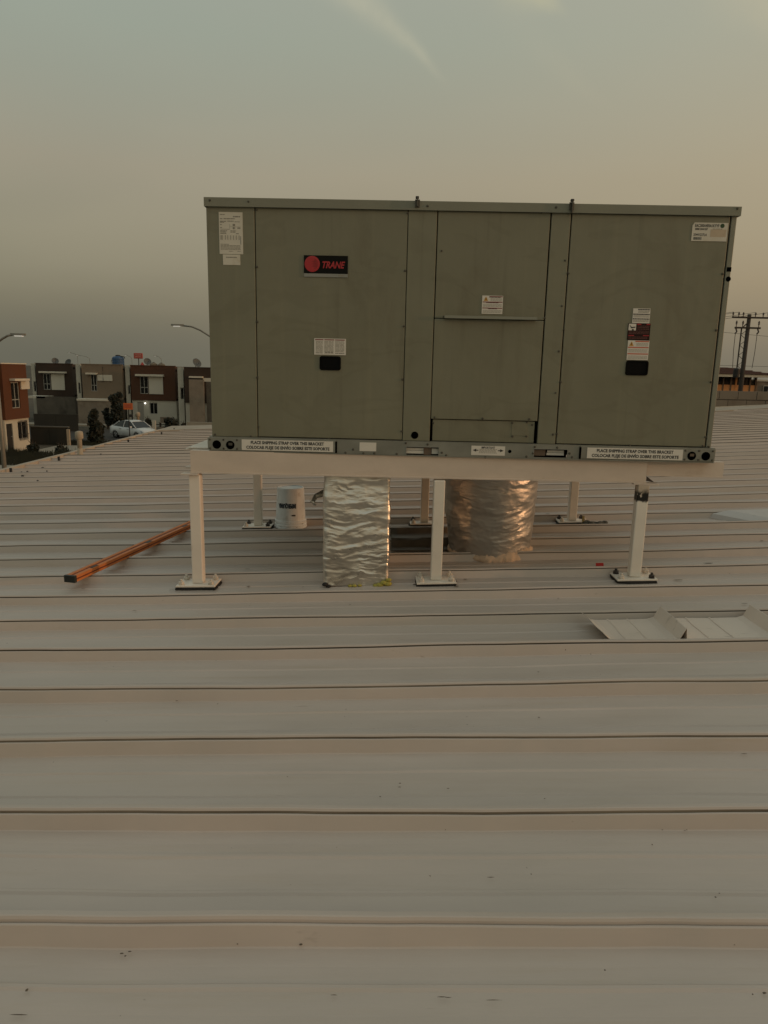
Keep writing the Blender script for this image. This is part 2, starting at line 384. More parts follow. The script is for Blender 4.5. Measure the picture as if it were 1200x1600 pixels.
def thing(name, label, cat, loc=(0, 0, 0), rotz=0.0, group=None):
    o = bpy.data.objects.new(name, None); o.empty_display_size = 0.1
    C.objects.link(o); o.location = loc; o.rotation_euler = (0, 0, rotz)
    o['label'] = label; o['category'] = cat
    if group: o['group'] = group
    return o
def tag(o, label, cat, group=None, kind=None):
    o['label'] = label; o['category'] = cat
    if group: o['group'] = group
    if kind: o['kind'] = kind
    return o
def struct(o): o['kind'] = 'structure'; return o
def stuff(o): o['kind'] = 'stuff'; return o
def text_mesh(name, body, m, parent, size, width=None, shear=0.0, fat=0.0, origin=(0, 0, 0), rot=(R_(90), 0, 0), align='LEFT', xs=1.0):
    cu = bpy.data.curves.new(name, 'FONT'); cu.body = body; cu.size = size; cu.shear = shear; cu.offset = fat
    cu.resolution_u = 2; cu.align_x = align
    t = bpy.data.objects.new(name + '_src', cu); C.objects.link(t)
    bpy.context.view_layer.update()
    me = bpy.data.meshes.new_from_object(t.evaluated_get(bpy.context.evaluated_depsgraph_get()))
    bpy.data.objects.remove(t)
    xsv = [v.co.x for v in me.vertices]
    if width and xsv:
        k = width / (max(xsv) - min(xsv)); x0 = min(xsv)
        for v in me.vertices: v.co.x = (v.co.x - (x0 if align == 'LEFT' else 0)) * k
    me.materials.clear(); me.materials.append(m)
    o = bpy.data.objects.new(name, me); C.objects.link(o)
    o.location = origin; o.rotation_euler = rot
    if parent: o.parent = parent
    return o

# ------------------------------------------------------------------ the roof underfoot
PITCHR = 0.3125
Y0 = 1.063
EAVE = -3.98
XEND = 10.5
def zr(x, y=3.0):
    t = min(1.0, max(0.0, (y - 0.9) / 1.3)); t = t * t * (3 - 2 * t)
    z = 0.0375 * x * (0.55 + 0.45 * t)
    if x > 0: z += 0.0016 * x * x
    return z
def yend(x): return 13.0 + 0.177 * (x + 3.9)
def roofpt(px, py, off=0.0):
    d = ray(px, py); t = (off - CAMZ) / d.z
    for _ in range(12):
        p = CAM + d * t; t = (zr(p.x, p.y) + off - CAMZ) / d.z
    return CAM + d * t
GZ = CAMZ - 5.85

bld = thing('warehouse', 'pale steel-roofed building underfoot with long standing seams running left to right', 'building', (0, 0, 0))
M_groove2 = mat('dark_dirt_in_lock_seam', (0.11, 0.088, 0.062), 0.9, var=0.5, vscale=2.5)
M_groove = mat('dirt_in_lock_seam', (0.21, 0.17, 0.125), 0.9, var=0.5, vscale=2.5)
def nz(x, y, s_): return noise.noise(Vector((x * s_, y * s_ * 3.1, 1.7 * s_)))
PROF = [(0.0125, 0.0405), (0.017, 0.030), (0.024, 0.0), (0.060, -0.001), (0.099, 0.0), (0.104, 0.0035), (0.110, 0.0035), (0.115, 0.0),
        (0.160, -0.0012), (0.201, 0.0), (0.206, 0.0035), (0.212, 0.0035), (0.217, 0.0), (0.250, -0.001), (0.2870, 0.0), (0.2890, 0.002), (0.2985, 0.033),
        (0.3000, 0.0345), (0.3020, 0.0340), (0.3028, 0.024), (0.3076, 0.024), (0.3085, 0.037), (0.3110, 0.0415), (0.3135, 0.0425), (0.325, 0.0410)]
def seam_shift(k, x):
    yk = k * 0.77
    dy = 0.0085 * noise.noise(Vector((x * 1.0, yk, 0.3))) + 0.0042 * noise.noise(Vector((x * 3.3, yk, 5.1))) + 0.0016 * noise.noise(Vector((x * 11, yk, 1.1)))
    dz = 0.0055 * noise.noise(Vector((x * 1.3, yk, 9.3)))
    return dy, dz
for k in range(-8, 44):
    ya = Y0 + PITCHR * k
    if ya < -1.2: continue
    PROF_N = [(a_, b_) if not (0.3019 < a_ < 0.3077) else ({0.3020: 0.3034, 0.3028: 0.3040, 0.3076: 0.3070}[a_], (0.0290 if ya < 0.9 else 0.0300) if 0.0235 < b_ < 0.0245 else b_) for a_, b_ in PROF]
    xa = EAVE
    if ya + PITCHR > 13.0: xa = max(EAVE, (ya + PITCHR - 13.0) / 0.177 - 3.9)
    if xa > XEND - 0.5: continue
    near = ya < 4.6
    step = 0.05 if near else (0.16 if ya < 8 else 0.4)
    n = max(2, int((XEND - xa) / step))
    mb = MB()
    pr = PROF_N if ya < 1.9 else PROF if ya < 8 else [PROF[i] for i in (0, 2, 5, 6, 7, 14, 16, 17, 19, 20, 22, 24)]
    cols = []
    for i in range(n + 1):
        x = xa + (XEND - xa) * i / n
        d0 = seam_shift(k, x); d1 = seam_shift(k + 1, x)
        col = []
        for py, pz in pr:
            t = py / PITCHR
            wgt = 0 if t < 0.05 else (1 if t > 0.92 else None)
            if wgt is None:
                s1 = t; dy = d0[0] * (1 - s1) + d1[0] * s1
                dz = (0.0050 * noise.noise(Vector((x * 0.8, (ya + py) * 2.6, 4.4))) + 0.0016 * noise.noise(Vector((x * 2.6, (ya + py) * 9.0, 1.4)))) * math.sin(PI * t)
            else:
                dy, dz = (d1 if wgt else d0)
                if pz < 0.01: dz = 0
            # groove opens and closes a little along the seam
            y = ya + py + dy
            if abs(pz - 0.024) < 1e-6: dz += 0.010 * max(0, noise.noise(Vector((x * 2.1, k * 1.3, 2.2))))
            col.append((x, y, zr(x, y) + pz + dz))
        cols.append(col)
    mb.rings(cols, cap=False, closed=False)
    o = mb.build('roof_panel', M_roof, bld)
    o.data.materials.append(M_groove if ya < 1.8 else M_groove2)
    gi = [i for i, q_ in enumerate(pr) if abs(q_[1] - 0.024) < 1e-6 or abs(q_[1] - 0.0300) < 1e-6]
    for p in o.data.polygons:
        col_i = sorted({v % len(pr) for v in p.vertices})
        if (col_i[-1] in gi or col_i[0] in gi) and ya > 0.9: p.material_index = 1
# edge trims and walls of the same building
mb = MB()
N = 60
for a, b, z0, z1 in ((-0.030, 0.020, 0.044, 0.050),):
    rr = []
    for i in range(N + 1):
        y = -1.2 + (13.1 + 1.2) * i / N
        zz = zr(EAVE, y) + 0.004 * nz(0, y, 1.3)
        rr.append([(EAVE + a, y, zz - 0.14), (EAVE + b, y, zz - 0.01), (EAVE + b, y, zz + 0.047), (EAVE + a + 0.02, y, zz + 0.052), (EAVE + a, y, zz + 0.050)])
    mb.rings(rr)
mb.build('eave_trim', M_flash, bld)
mb = MB(); rr = []
for i in range(N + 1):
    x = EAVE + (XEND - EAVE) * i / N; y = yend(x); zz = zr(x, y)
    rr.append([(x, y - 0.75, zz + 0.043), (x, y + 0.02, zz + 0.060), (x, y + 0.03, zz - 0.25), (x, y - 0.02, zz - 0.25), (x, y - 0.02, zz + 0.02), (x, y - 0.75, zz - 0.02)])
mb.rings(rr); mb.build('ridge_flashing', M_flash, bld)
mb = MB()
mb.face([(EAVE + 0.06, -1.2, GZ), (EAVE + 0.06, 13.0, GZ), (EAVE + 0.06, 13.0, -0.17), (EAVE + 0.06, -1.2, -0.17)])
mb.face([(EAVE + 0.06, 12.97, GZ), (XEND, yend(XEND) - 0.03, GZ), (XEND, yend(XEND) - 0.03, 0.6), (EAVE + 0.06, 12.97, -0.17)])
mb.face([(XEND, -1.2, GZ), (XEND, yend(XEND), GZ), (XEND, yend(XEND), 0.62), (XEND, -1.2, 0.62)])
mb.face([(EAVE + 0.06, -1.2, GZ), (XEND, -1.2, GZ), (XEND, -1.2, 0.62), (0, -1.2, -0.02), (EAVE + 0.06, -1.2, -0.17)])
mb.build('wall', M_white, bld)
# fixing screws and scraps of mastic along the eave
mb = MB()
for i in range(70):
    y = random.uniform(6.3, 12.8); x = EAVE + random.uniform(0.1, 0.75)
    z = zr(x, y) + 0.003; r = random.uniform(0.008, 0.022)
    mb.lathe([(r, 0), (r * 0.8, 0.012), (0.003, 0.016)], (x, y, z), 6)
for x, y in ((-3.86, 8.2), (-3.80, 10.3), (-3.72, 11.6), (-3.9, 7.2), (-3.75, 12.4)):
    mb.box(x - 0.01, x + 0.01, y, y + 0.02, zr(x), zr(x) + 0.06)
stuff(mb.build('fixing', M_dark, bld))
# dark mastic smears left in the gutters between seams
mb = MB()
def smear(px, py, w_, d_):
    p = roofpt(px, py, 0.006)
    n = 9; pts = []
    for k in range(n):
        a = 2 * PI * k / n; q_ = 1 + 0.45 * (random.random() - 0.5)
        x = p.x + math.cos(a) * w_ * q_ * 0.45; y = p.y + math.sin(a) * d_ * q_ * 0.5
        pts.append((x, y, zr(x, y) + 0.0065))
    c_ = (p.x, p.y, p.z + 0.0015)
    for k in range(n): mb.face([pts[k], pts[(k + 1) % n], c_])
SM = [(20, 971, .03, .004), (318, 968, .012, .006), (168, 1019, .012, .006), (72, 1079, .01, .005), (594, 1245, .004, .004), (625, 1224, .007, .004), (624, 1230, .01, .002),
      (470, 1476, .006, .005), (371, 1475, .004, .003), (42, 1547, .006, .006), (830, 1366, .003, .003), (851, 1248, .004, .003), (1019, 1320, .004, .004),
      (1194, 1552, .008, .004), (1176, 1554, .003, .003), (1118, 1402, .004, .004), (1124, 1396, .003, .003), (526, 1324, .002, .002), (945, 1516, .004, .003),
      (696, 1297, .003, .002), (1035, 1297, .004, .002), (1073, 1297, .005, .002), (1147, 1476, .004, .003), (449, 1214, .004, .002), (276, 1095, .010, .004), (340, 1100, .006, .003),
      (841, 1050, .008, .004), (1085, 1079, .012, .004), (1162, 1178, .02, .003), (842, 1121, .008, .004), (700, 1232, .008, .003), (767, 1371, .015, .002), (672, 1369, .004, .003),
      (1163, 943, .03, .006), (547, 945, .008, .005), (872, 935, .012, .005), (1046, 858, .07, .012), (1107, 880, .06, .015), (1165, 862, .05, .012), (1060, 906, .05, .01), (1025, 822, .04, .015),
      (727, 905, .02, .012), (648, 913, .02, .012), (713, 916, .03, .01), (923, 797, .05, .02), (856, 803, .04, .015), (1075, 790, .03, .02), (1105, 822, .02, .01), (1190, 845, .02, .012),
      (385, 812, .02, .012), (400, 818, .015, .01), (388, 916, .02, .01), (474, 917, .008, .006), (210, 954, .025, .004), (268, 922, .03, .006), (130, 920, .02, .006), (484, 900, .015, .008), (468, 871, .02, .01), (386, 889, .03, .006),
      (690, 1558, .02, .0015), (700, 1559, .012, .001), (770, 1563, .03, .001), (522, 1555, .012, .0015), (190, 1490, .008, .003), (203, 1487, .006, .003), (196, 1494, .004, .003), (1070, 1298, .006, .002), (30, 1586, .03, .002)]
for s_ in SM: smear(*s_)
stuff(mb.build('mastic_smear', mat('brown_mastic', (0.12, 0.095, 0.068), 0.9, var=0.5, vscale=60), bld))

# ------------------------------------------------------------------ ground, streets
s_ = 3000
struct(MB().face([(-s_, -s_, GZ - 0.02), (s_, -s_, GZ - 0.02), (s_, s_, GZ - 0.02), (-s_, s_, GZ - 0.02)]).build('ground', M_ground))
struct(MB().box(-60, -9.0, 30.0, 40.6, GZ - 0.1, GZ + 0.004).build('street', M_conc))
struct(MB().box(-60, 30, 54.6, 64.5, GZ - 0.1, GZ + 0.008).build('road', M_asph))
struct(MB().box(-60, 30, 68.6, 70.2, GZ - 0.1, GZ + 0.13).build('pavement', M_conc))
struct(MB().box(-24.2, -14, 45.4, 51.6, GZ - 0.1, GZ + 0.012).build('concrete_yard', M_conc))
struct(MB().box(-19.5, 6, 51.9, 54.5, GZ - 0.1, GZ + 0.016).build('verge', mat('dusty_verge', (0.05, 0.04, 0.027), 1.0, var=0.3, vscale=0.5)))
struct(MB().box(-19.4, 10, 64.6, 68.5, GZ - 0.1, GZ + 0.11).build('footpath', M_conc))

# ------------------------------------------------------------------ houses
def prect(px0, py0, px1, py1, Y):
    """rectangle of a facade standing at distance Y"""
    a = at(px0, py0, Y); b = at(px1, py1, Y)
    m_ = at((px0 + px1) / 2, (py0 + py1) / 2, Y)
    w_ = abs(b.x - a.x); h = (py1 - py0) / FPX * Y
    return m_.x - w_ / 2, m_.x + w_ / 2, m_.z - h / 2, m_.z + h / 2
def window(root, x0, x1, z0, z1, y, transom=None, mull=True, fw=0.05):
    f = MB()
    f.box(x0, x1, y - 0.05, y + 0.02, z0, z0 + fw); f.box(x0, x1, y - 0.05, y + 0.02, z1 - fw, z1)
    f.box(x0, x0 + fw, y - 0.045, y + 0.02, z0, z1); f.box(x1 - fw, x1, y - 0.045, y + 0.02, z0, z1)
    if mull: f.box((x0 + x1) / 2 - fw / 2, (x0 + x1) / 2 + fw / 2, y - 0.04, y + 0.02, z0, z1)
    if transom: f.box(x0, x1, y - 0.035, y + 0.02, transom - fw / 2, transom + fw / 2)
    wn = f.build('window', M_frame, root)
    xs = [x0 + fw * 0.6, (x0 + x1) / 2, x1 - fw * 0.6] if mull else [x0 + fw * 0.6, x1 - fw * 0.6]
    zs = [z0 + fw * 0.6] + ([transom] if transom else []) + [z1 - fw * 0.6]
    for i in range(len(xs) - 1):
        for j in range(len(zs) - 1):
            MB().box(xs[i] + 0.004, xs[i + 1] - 0.004, y - 0.004, y + 0.004, zs[j] + 0.004, zs[j + 1] - 0.004).build('pane', M_glass, wn)
    return wn
def wall_with_hole(mb, x0, x1, y0, y1, z0, z1, holes):
    """front wall slab pierced by rectangular openings (cells of a grid that are not holes)"""
    xs = sorted({x0, x1, *[h[0] for h in holes], *[h[1] for h in holes]}); zs = sorted({z0, z1, *[h[2] for h in holes], *[h[3] for h in holes]})
    for i in range(len(xs) - 1):
        for j in range(len(zs) - 1):
            cx = (xs[i] + xs[i + 1]) / 2; cz = (zs[j] + zs[j + 1]) / 2
            if any(h[0] < cx < h[1] and h[2] < cz < h[3] for h in holes): continue
            mb.box(xs[i], xs[i + 1], y0, y1, zs[j], zs[j + 1])
    return mb
def house(label, Y, up, upm, strip, swin, awn, win, pan, low, group='two storey row houses along the street', depth=7.0, lowm=None, low_holes=()):
    """up: pixel rect of the coloured upper storey, strip: pale side bay"""
    x0, x1, z0, z1 = prect(*up, Y)
    root = thing('row_house', label, 'house', ((x0 + x1) / 2, Y, GZ), 0, group)
    ox, oy, oz = (x0 + x1) / 2, Y, GZ
    L = lambda r: (r[0] - ox, r[1] - ox, r[2] - oz, r[3] - oz)
    ux0, ux1, uz0, uz1 = L((x0, x1, z0, z1))
    wn = L(prect(*win, Y)) if win else None
    holes = [wn] if wn else []
    m_ = wall_with_hole(MB(), ux0, ux1, 0, 0.18, uz0, uz1, holes)
    m_.box(ux0, ux0 + 0.15, 0.18, depth, uz0, uz1); m_.box(ux1 - 0.15, ux1, 0.18, depth, uz0, uz1)
    m_.box(ux0, ux1, 0.18, depth, uz0, uz0 + 0.15); m_.box(ux0, ux1, 0.18, depth, uz1 - 0.5, uz1 - 0.35)
    m_.box(ux0, ux1, depth, depth + 0.15, 0, uz1)
    if wn: m_.box(wn[0] - 0.1, wn[1] + 0.1, 0.5, 0.55, wn[2] - 0.1, wn[3] + 0.1)
    m_.build('upper_wall', upm, root)
    MB().box(ux0 - 0.05, ux1 + 0.05, -0.04, 0.24, uz1, uz1 + 0.08).build('coping', upm, root)
    if wn:
        tr = wn[2] + (wn[3] - wn[2]) * 0.36
        window(root, wn[0] + 0.01, wn[1] - 0.01, wn[2] + 0.01, wn[3] - 0.01, 0.10, tr)
    if awn:
        a = L(prect(*awn, Y)); MB().box(a[0], a[1], -0.45, 0.0, a[2], a[3]).build('visor', M_visor, root, bevel=0.01)
    if pan:
        a = L(prect(*pan, Y)); MB().box(a[0], a[1], -0.09, -0.002, a[2], a[3]).build('facade_panel', M_panelw, root, bevel=0.01)
    if strip:
        a = L(prect(*strip, Y)); sw = L(prect(*swin, Y)) if swin else None
        m_ = wall_with_hole(MB(), a[0], a[1] - 0.003, 0.35, 0.55, 0, a[3], [sw] if sw else [])
        m_.box(a[0], a[0] + 0.15, 0.55, depth, 0, a[3]); m_.box(a[0], a[1] - 0.003, 0.9, depth, a[3] - 0.4, a[3] - 0.25)
        m_.build('side_bay', M_white, root)
        if sw: window(root, sw[0] + 0.005, sw[1] - 0.005, sw[2] + 0.005, sw[3] - 0.005, 0.46, mull=False, fw=0.04)
        if sw: MB().box(sw[0] - 0.05, sw[1] + 0.05, 0.56, 0.6, sw[2] - 0.1, sw[3] + 0.1).build('black_backing', M_black, root)  # flat black sheet closing the opening behind the pane
    lh = [L(prect(*h, Y)) for h in low_holes]
    m_ = wall_with_hole(MB(), ux0, ux1, 0.12, 0.30, 0, uz0 - 0.003, lh)
    m_.box(ux0, ux0 + 0.15, 0.30, depth, 0, uz0 - 0.003); m_.box(ux1 - 0.15, ux1, 0.30, depth, 0, uz0 - 0.003)
    m_.build('lower_wall', lowm or M_white, root)
    return root, (ox, oy, oz), L, (ux0, ux1, uz0, uz1)

# house 4: brown upper storey, door with a lit lamp
root, O4, L4, U4 = house('brown and white house with a lit lamp by its door, behind the white car', 73,
    (203.5, 573, 275, 625), M_brown, (193, 572, 203.5, 660), (197.5, 602, 202, 616), (213, 585, 256.5, 588), (218, 588, 232, 615), (232.3, 588.5, 255.5, 615.5), None,
    low_holes=((214, 628.5, 225, 662), (233, 629.5, 246, 647)))
d = L4(prect(214, 628.5, 225, 662, 73)); 
dr = MB().box(d[0] + 0.02, d[1] - 0.02, 0.18, 0.22, max(0.02, d[2]), d[3] - 0.02).build('door', M_doorg, root)
MB().tube((d[0] + 0.1, 0.12, d[2] + 1.0), (d[0] + 0.1, 0.18, d[2] + 1.0), 0.03).build('handle', M_dark, dr)
w4 = L4(prect(233, 629.5, 246, 647, 73)); window(root, w4[0] + .01, w4[1] - .01, w4[2] + .01, w4[3] - .01, 0.22)
MB().box(w4[0] - 0.1, w4[1] + 0.1, 0.6, 0.62, w4[2] - 0.1, w4[3] + 0.1).build('black_backing', M_black, root)  # black sheet set back behind the lower window
lp = L4(prect(225.6, 628.6, 228.6, 631.6, 73))
lm = MB().box(lp[0] + 0.03, lp[1] - 0.03, 0.04, 0.12, lp[2] + 0.03, lp[3] - 0.03).build('wall_lamp', M_white, root)
MB().lathe([(0.02, -0.075), (0.07, -0.04), (0.075, 0.03), (0.03, 0.075)], ((lp[0] + lp[1]) / 2, -0.04, (lp[2] + lp[3]) / 2), 10).build('bulb', M_bulb, lm)
# house 3: beige
root, O3, L3, U3 = house('beige two storey house carrying a round blue water tank', 73,
    (127, 571, 193, 623), M_beige, (115.5, 570, 127, 645), (119.5, 598, 124, 615), (136, 582.5, 153, 585), (141, 585.5, 152, 611), (152.3, 586, 176, 595), None, lowm=M_block)
a = L3(prect(130, 622.5, 178, 625.5, 73)); MB().box(a[0], a[1], -1.6, 0.1, a[2], a[3]).build('porch_slab', M_visor, root, bevel=0.01)
a = L3(prect(131, 626, 190, 660, 73)); MB().box(a[0], a[1], -1.5, -1.35, 0, a[3] - 0.02).build('porch_wall', M_block2, root)
# house 2: dark brown
root, O2, L2, U2 = house('dark brown two storey house with a wide white panel beside its upper window', 78,
    (55.5, 569.5, 115.5, 618.5), M_dbrown, (45.5, 569, 55.5, 640), (49.5, 596, 54.5, 612), (63, 580.5, 104.5, 583), (66.5, 584, 79.5, 608.5), (79.8, 584.5, 102, 609), None, lowm=M_block)
a = L2(prect(56, 618, 84, 621, 78)); MB().box(a[0], a[1], -2.0, 0.1, a[2], a[3]).build('porch_slab', M_visor, root)
a = L2(prect(56.5, 620, 119, 646, 76)); MB().box(a[0], a[1], -2.0, -1.85, 0, a[3]).build('porch_wall', M_block, root)
# house 5: dark upper storey, stained block wall in front
root, O5, L5, U5 = house('dark two storey house at the street end partly hidden by the rooftop machine', 70,
    (287.5, 576, 350, 629), M_dbrown, (275.5, 575, 287.5, 662), (280, 606, 286, 624), (297, 588, 318, 590.5), None, (317.5, 591, 345, 596.5), None)
a = L5(prect(295, 594, 320, 661, 68)); MB().box(a[0], a[1], -2.0, -1.8, 0, a[3]).build('block_wall', M_block2, root)
a = L5(prect(320.5, 598, 350, 661, 68)); bw = MB().box(a[0], a[1], -1.6, -1.4, 0, a[3]).build('block_wall', M_block, root)
# next houses of the row, behind the machine
for i, pxa in enumerate((362, 440, 518)):
    h_, o_, l_, u_ = house(('tan', 'brown', 'grey')[i] + ' row house hidden behind the rooftop machine', 70,
        (pxa, 578 + i, pxa + 64, 630 + i), (M_beige, M_brown, M_dbrown)[i], (pxa - 11.5, 577 + i, pxa, 662 + i), None, None, (pxa + 14, 590, pxa + 28, 616), (pxa + 28.5, 590, pxa + 50, 617), None)

# house 1: terracotta, front turned to the right
a = at(9, 657, 46.1); b = at(46.5, 652.7, 48.9)
yaw1 = math.atan2(b.y - a.y, b.x - a.x)
wd1 = math.hypot(b.x - a.x, b.y - a.y)
h1 = thing('row_house', 'narrow terracotta house with white ground floor behind the lamp post at the left edge', 'house', (a.x, a.y, GZ), yaw1, 'two storey row houses along the street')
def F1(px, py):
    """point of this house's front: local x along it, z up"""
    dd = ray(px, py); nrm = Vector((math.sin(yaw1), -math.cos(yaw1), 0))
    t = (Vector((a.x, a.y, 0)) - Vector((0, 0, 0))).dot(nrm) / (dd.x * nrm.x + dd.y * nrm.y)
    p = CAM + dd * t; q_ = p - Vector((a.x, a.y, GZ))
    return q_.x * math.cos(yaw1) + q_.y * math.sin(yaw1), q_.z
def R1(px0, py0, px1, py1):
    p = F1(px0, (py0 + py1) / 2 ); q_ = F1(px1, (py0 + py1) / 2); t = F1((px0 + px1) / 2, py0); u = F1((px0 + px1) / 2, py1)
    return p[0], q_[0], u[1], t[1]
zsp = F1(28, 654.5)[1]; ztp = F1(25, 569)[1]
wu = R1(18, 597, 31, 638); wl = R1(30.5, 658, 45, 686); dd1 = R1(11.5, 662, 23.5, 712)
m_ = wall_with_hole(MB(), 0, wd1, 0, 0.18, zsp, ztp, [wu]); m_.box(0, 0.15, 0.18, 8, zsp, ztp); m_.box(wd1 - 0.15, wd1, 0.18, 8, zsp, ztp); m_.box(0, wd1, 0.18, 8, ztp - 0.5, ztp - 0.35)
m_.box(0.15, wd1 - 0.15, 0.6, 0.65, zsp, ztp - 0.5)
m_.build('upper_wall', M_terra, h1)
MB().box(-0.04, wd1 + 0.04, -0.04, 0.24, ztp, ztp + 0.07).build('coping', M_visor, h1)
dd1 = (max(0.15, dd1[0]), dd1[1], 0.05, dd1[3])
m_ = wall_with_hole(MB(), 0, wd1, 0.1, 0.28, 0, zsp - 0.003, [wl, dd1]); m_.box(0, 0.15, 0.28, 8, 0, zsp - 0.003); m_.box(wd1 - 0.15, wd1, 0.28, 8, 0, zsp - 0.003); m_.box(0.15, wd1 - 0.15, 0.7, 0.75, 0, zsp)
m_.build('lower_wall', M_white, h1)
window(h1, wu[0] + .01, wu[1] - .01, wu[2] + .01, wu[3] - .01, 0.1, wu[2] + (wu[3] - wu[2]) * 0.33)
window(h1, wl[0] + .01, wl[1] - .01, wl[2] + .01, wl[3] - .01, 0.2)
m_ = MB()
for k in range(7): 
    x = wl[0] + (wl[1] - wl[0]) * (k + 0.5) / 7; m_.box(x - 0.012, x + 0.012, 0.02, 0.045, wl[2] - 0.08, wl[3] + 0.08)
m_.box(wl[0] - .05, wl[1] + .05, 0.02, 0.05, wl[2] + .3, wl[2] + .33); m_.box(wl[0] - .05, wl[1] + .05, 0.02, 0.05, wl[3] - .3, wl[3] - .27)
m_.build('window_bars', M_dark, h1)
dr = MB().box(dd1[0] + 0.01, dd1[1] - 0.01, 0.16, 0.20, 0.06, dd1[3] - 0.01).build('door', M_doord, h1)
MB().tube((dd1[1] - 0.12, 0.08, 1.05), (dd1[1] - 0.12, 0.16, 1.05), 0.03).build('handle', M_frame, dr)
r = R1(14.5, 591.5, 38, 595); MB().box(r[0], r[1], -0.4, 0, r[2], r[3]).build('visor', M_visor, h1, bevel=0.01)
r = R1(31.3, 595.5, 44.5, 608); MB().box(r[0], r[1], -0.08, -0.002, r[2], r[3]).build('facade_panel', M_panelw, h1)
# the pale neighbour left of it
nb = thing('row_house', 'white house wall at left picture edge behind the lamp post foot', 'house', (a.x - 4.2, a.y - 1.2, GZ), 0, 'two storey row houses along the street')
MB().box(-3.5, 3.85, 0, 1.1, 0, 2.9).build('lower_wall', M_white, nb)
MB().box(-3.5, 3.8, 0.1, 1.1, 2.903, F1(9, 569)[1]).build('upper_wall', M_terra, nb)

# unseen taller house behind the machine, added to shade the row house fronts
oc = thing('added_shading_house', 'unseen white house added behind the rooftop machine to shade the row house fronts', 'house', (11, 66, GZ))
wall_with_hole(MB(), -5, 5, 0, 0.2, 0, 7.6, [(-3.5, -2.2, 1.2, 2.6), (1.5, 2.8, 1.2, 2.6), (-3.5, -2.2, 4.2, 5.6), (1.5, 2.8, 4.2, 5.6)]).build('added_house_front', M_white, oc)
MB().box(-5, -4.8, 0.2, 9, 0, 7.6).box(4.8, 5, 0.2, 9, 0, 7.6).box(-4.8, 4.8, 8.8, 9, 0, 7.6).box(-4.8, 4.8, 0.2, 8.8, 7.2, 7.4).build('added_house_sides', M_white, oc)
for x_ in (-3.5, 1.5):
    for z_ in (1.2, 4.2): window(oc, x_ + .01, x_ + 1.29, z_ + .01, z_ + 1.39, 0.1)

# yard walls, fences and posts between houses and street
def wall_obj(label, px0, px1, Y, pytop, m, cat='wall', thick=0.18, cap=None, name='yard_wall'):
    p = at(px0, pytop, Y); q_ = at(px1, pytop, Y)
    t = thing(name, label, cat, ((p.x + q_.x) / 2, Y, GZ))
    hw = (q_.x - p.x) / 2; H = at((px0 + px1) / 2, pytop, Y).z - GZ
    if m is M_block or m is M_dwall:
        n = max(2, int(hw * 2 / 1.5))
        for k in range(n):
            MB().box(-hw + 2 * hw * k / n + 0.01, -hw + 2 * hw * (k + 1) / n - 0.01, 0, thick, 0, H).build('wall_panel', m, t)
        MB().box(-hw, hw, 0.03, thick - 0.03, 0, H - 0.02).build('mortar_core', m, t)
    else:
        MB().box(-hw, hw, 0, thick, 0, H).build('wall_panel', m, t)
    if cap: MB().box(-hw - 0.03, hw + 0.03, -0.05, thick + 0.05, H, H + 0.09).build('coping', cap, t, bevel=0.01)
    return t
wall_obj('low dark stained yard wall with a pale coping beside the terracotta house', 47, 106, 52, 668, M_dwall, cap=mat('dull_coping', (0.11, 0.10, 0.08), 0.9))
wall_obj('tall dark fence behind the low stained yard wall', 52, 121, 63, 647, M_dwall, 'fence', 0.08, name='board_fence')
wall_obj('short beige wall end closing the stained yard wall', 103.5, 107.5, 51.6, 671, M_post)
wall_obj('white garden wall stub beside the car bonnet', 237.5, 242.5, 63, 657, M_white)
wall_obj('pale low wall in front of the street end house', 292, 345, 50, 660, M_conc)

def dish(label, px, py, Y, s=0.38, grp='satellite dishes on the flat roofs', az_=0.6):
    p = at(px, py, Y)
    t = thing('satellite_dish', label, 'satellite dish', (p.x, Y, p.z - 0.5), az_, grp)
    MB().tube((0, 0.1, 0), (0, 0.1, 0.45), 0.03).build('mast', M_dark, t)
    o = MB().lathe([(0.02, 0.0), (s * 0.45, 0.03), (s * 0.8, 0.10), (s, 0.18), (s * 0.98, 0.20), (s * 0.78, 0.13), (s * 0.4, 0.06), (0.02, 0.03)], (0, 0, 0), 18, cap=False).build('reflector', M_dish, t, smooth=True)
    o.rotation_euler = (R_(62), 0, 0); o.location = (0, 0, 0.5)
    MB().path([(0, 0, 0.35), (0, -0.35, 0.45), (0, -0.5, 0.62)], 0.015).build('feed_arm', M_dark, t)
    return t
dish('grey dish on the middle of the dark brown house roof', 86, 565, 80)
dish('small dish near the right end of the dark brown house roof', 108, 567, 81, 0.4, az_=-0.3)
dish('grey dish on the street end house roof', 306.5, 568, 74, 0.5, az_=0.9)
dish('dish beside the red tank on the brown house roof', 230, 566, 76, 0.4)
# blue tank
p = at(185, 572, 75.5)
t = thing('water_tank', 'round blue water tank with a dark lid on the beige house roof', 'water tank', (p.x, 75.5, p.z - 0.25))
prof = []
for k in range(13): prof.append((0.60 + (0.02 if k % 2 else 0), 0.03 + 1.05 * k / 12))
MB().lathe(prof + [(0.52, 1.2), (0.22, 1.3)], n=20).build('tank_body', M_blue, t, smooth=False)
MB().lathe([(0.25, 1.3), (0.25, 1.38), (0.05, 1.42)], n=14).build('lid', M_dark, t)
MB().path([(0.2, -0.1, 1.3), (0.75, -0.2, 1.2), (0.8, -0.2, 1.05)], 0.05).build('inlet_pipe', M_dark, t)
MB().path([(-0.62, -0.2, 0.9), (-0.68, -0.3, 0.2), (-0.66, -2.62, 0.1), (-0.66, -2.62, -1.4)], 0.025).build('drop_pipe', M_dark, t)
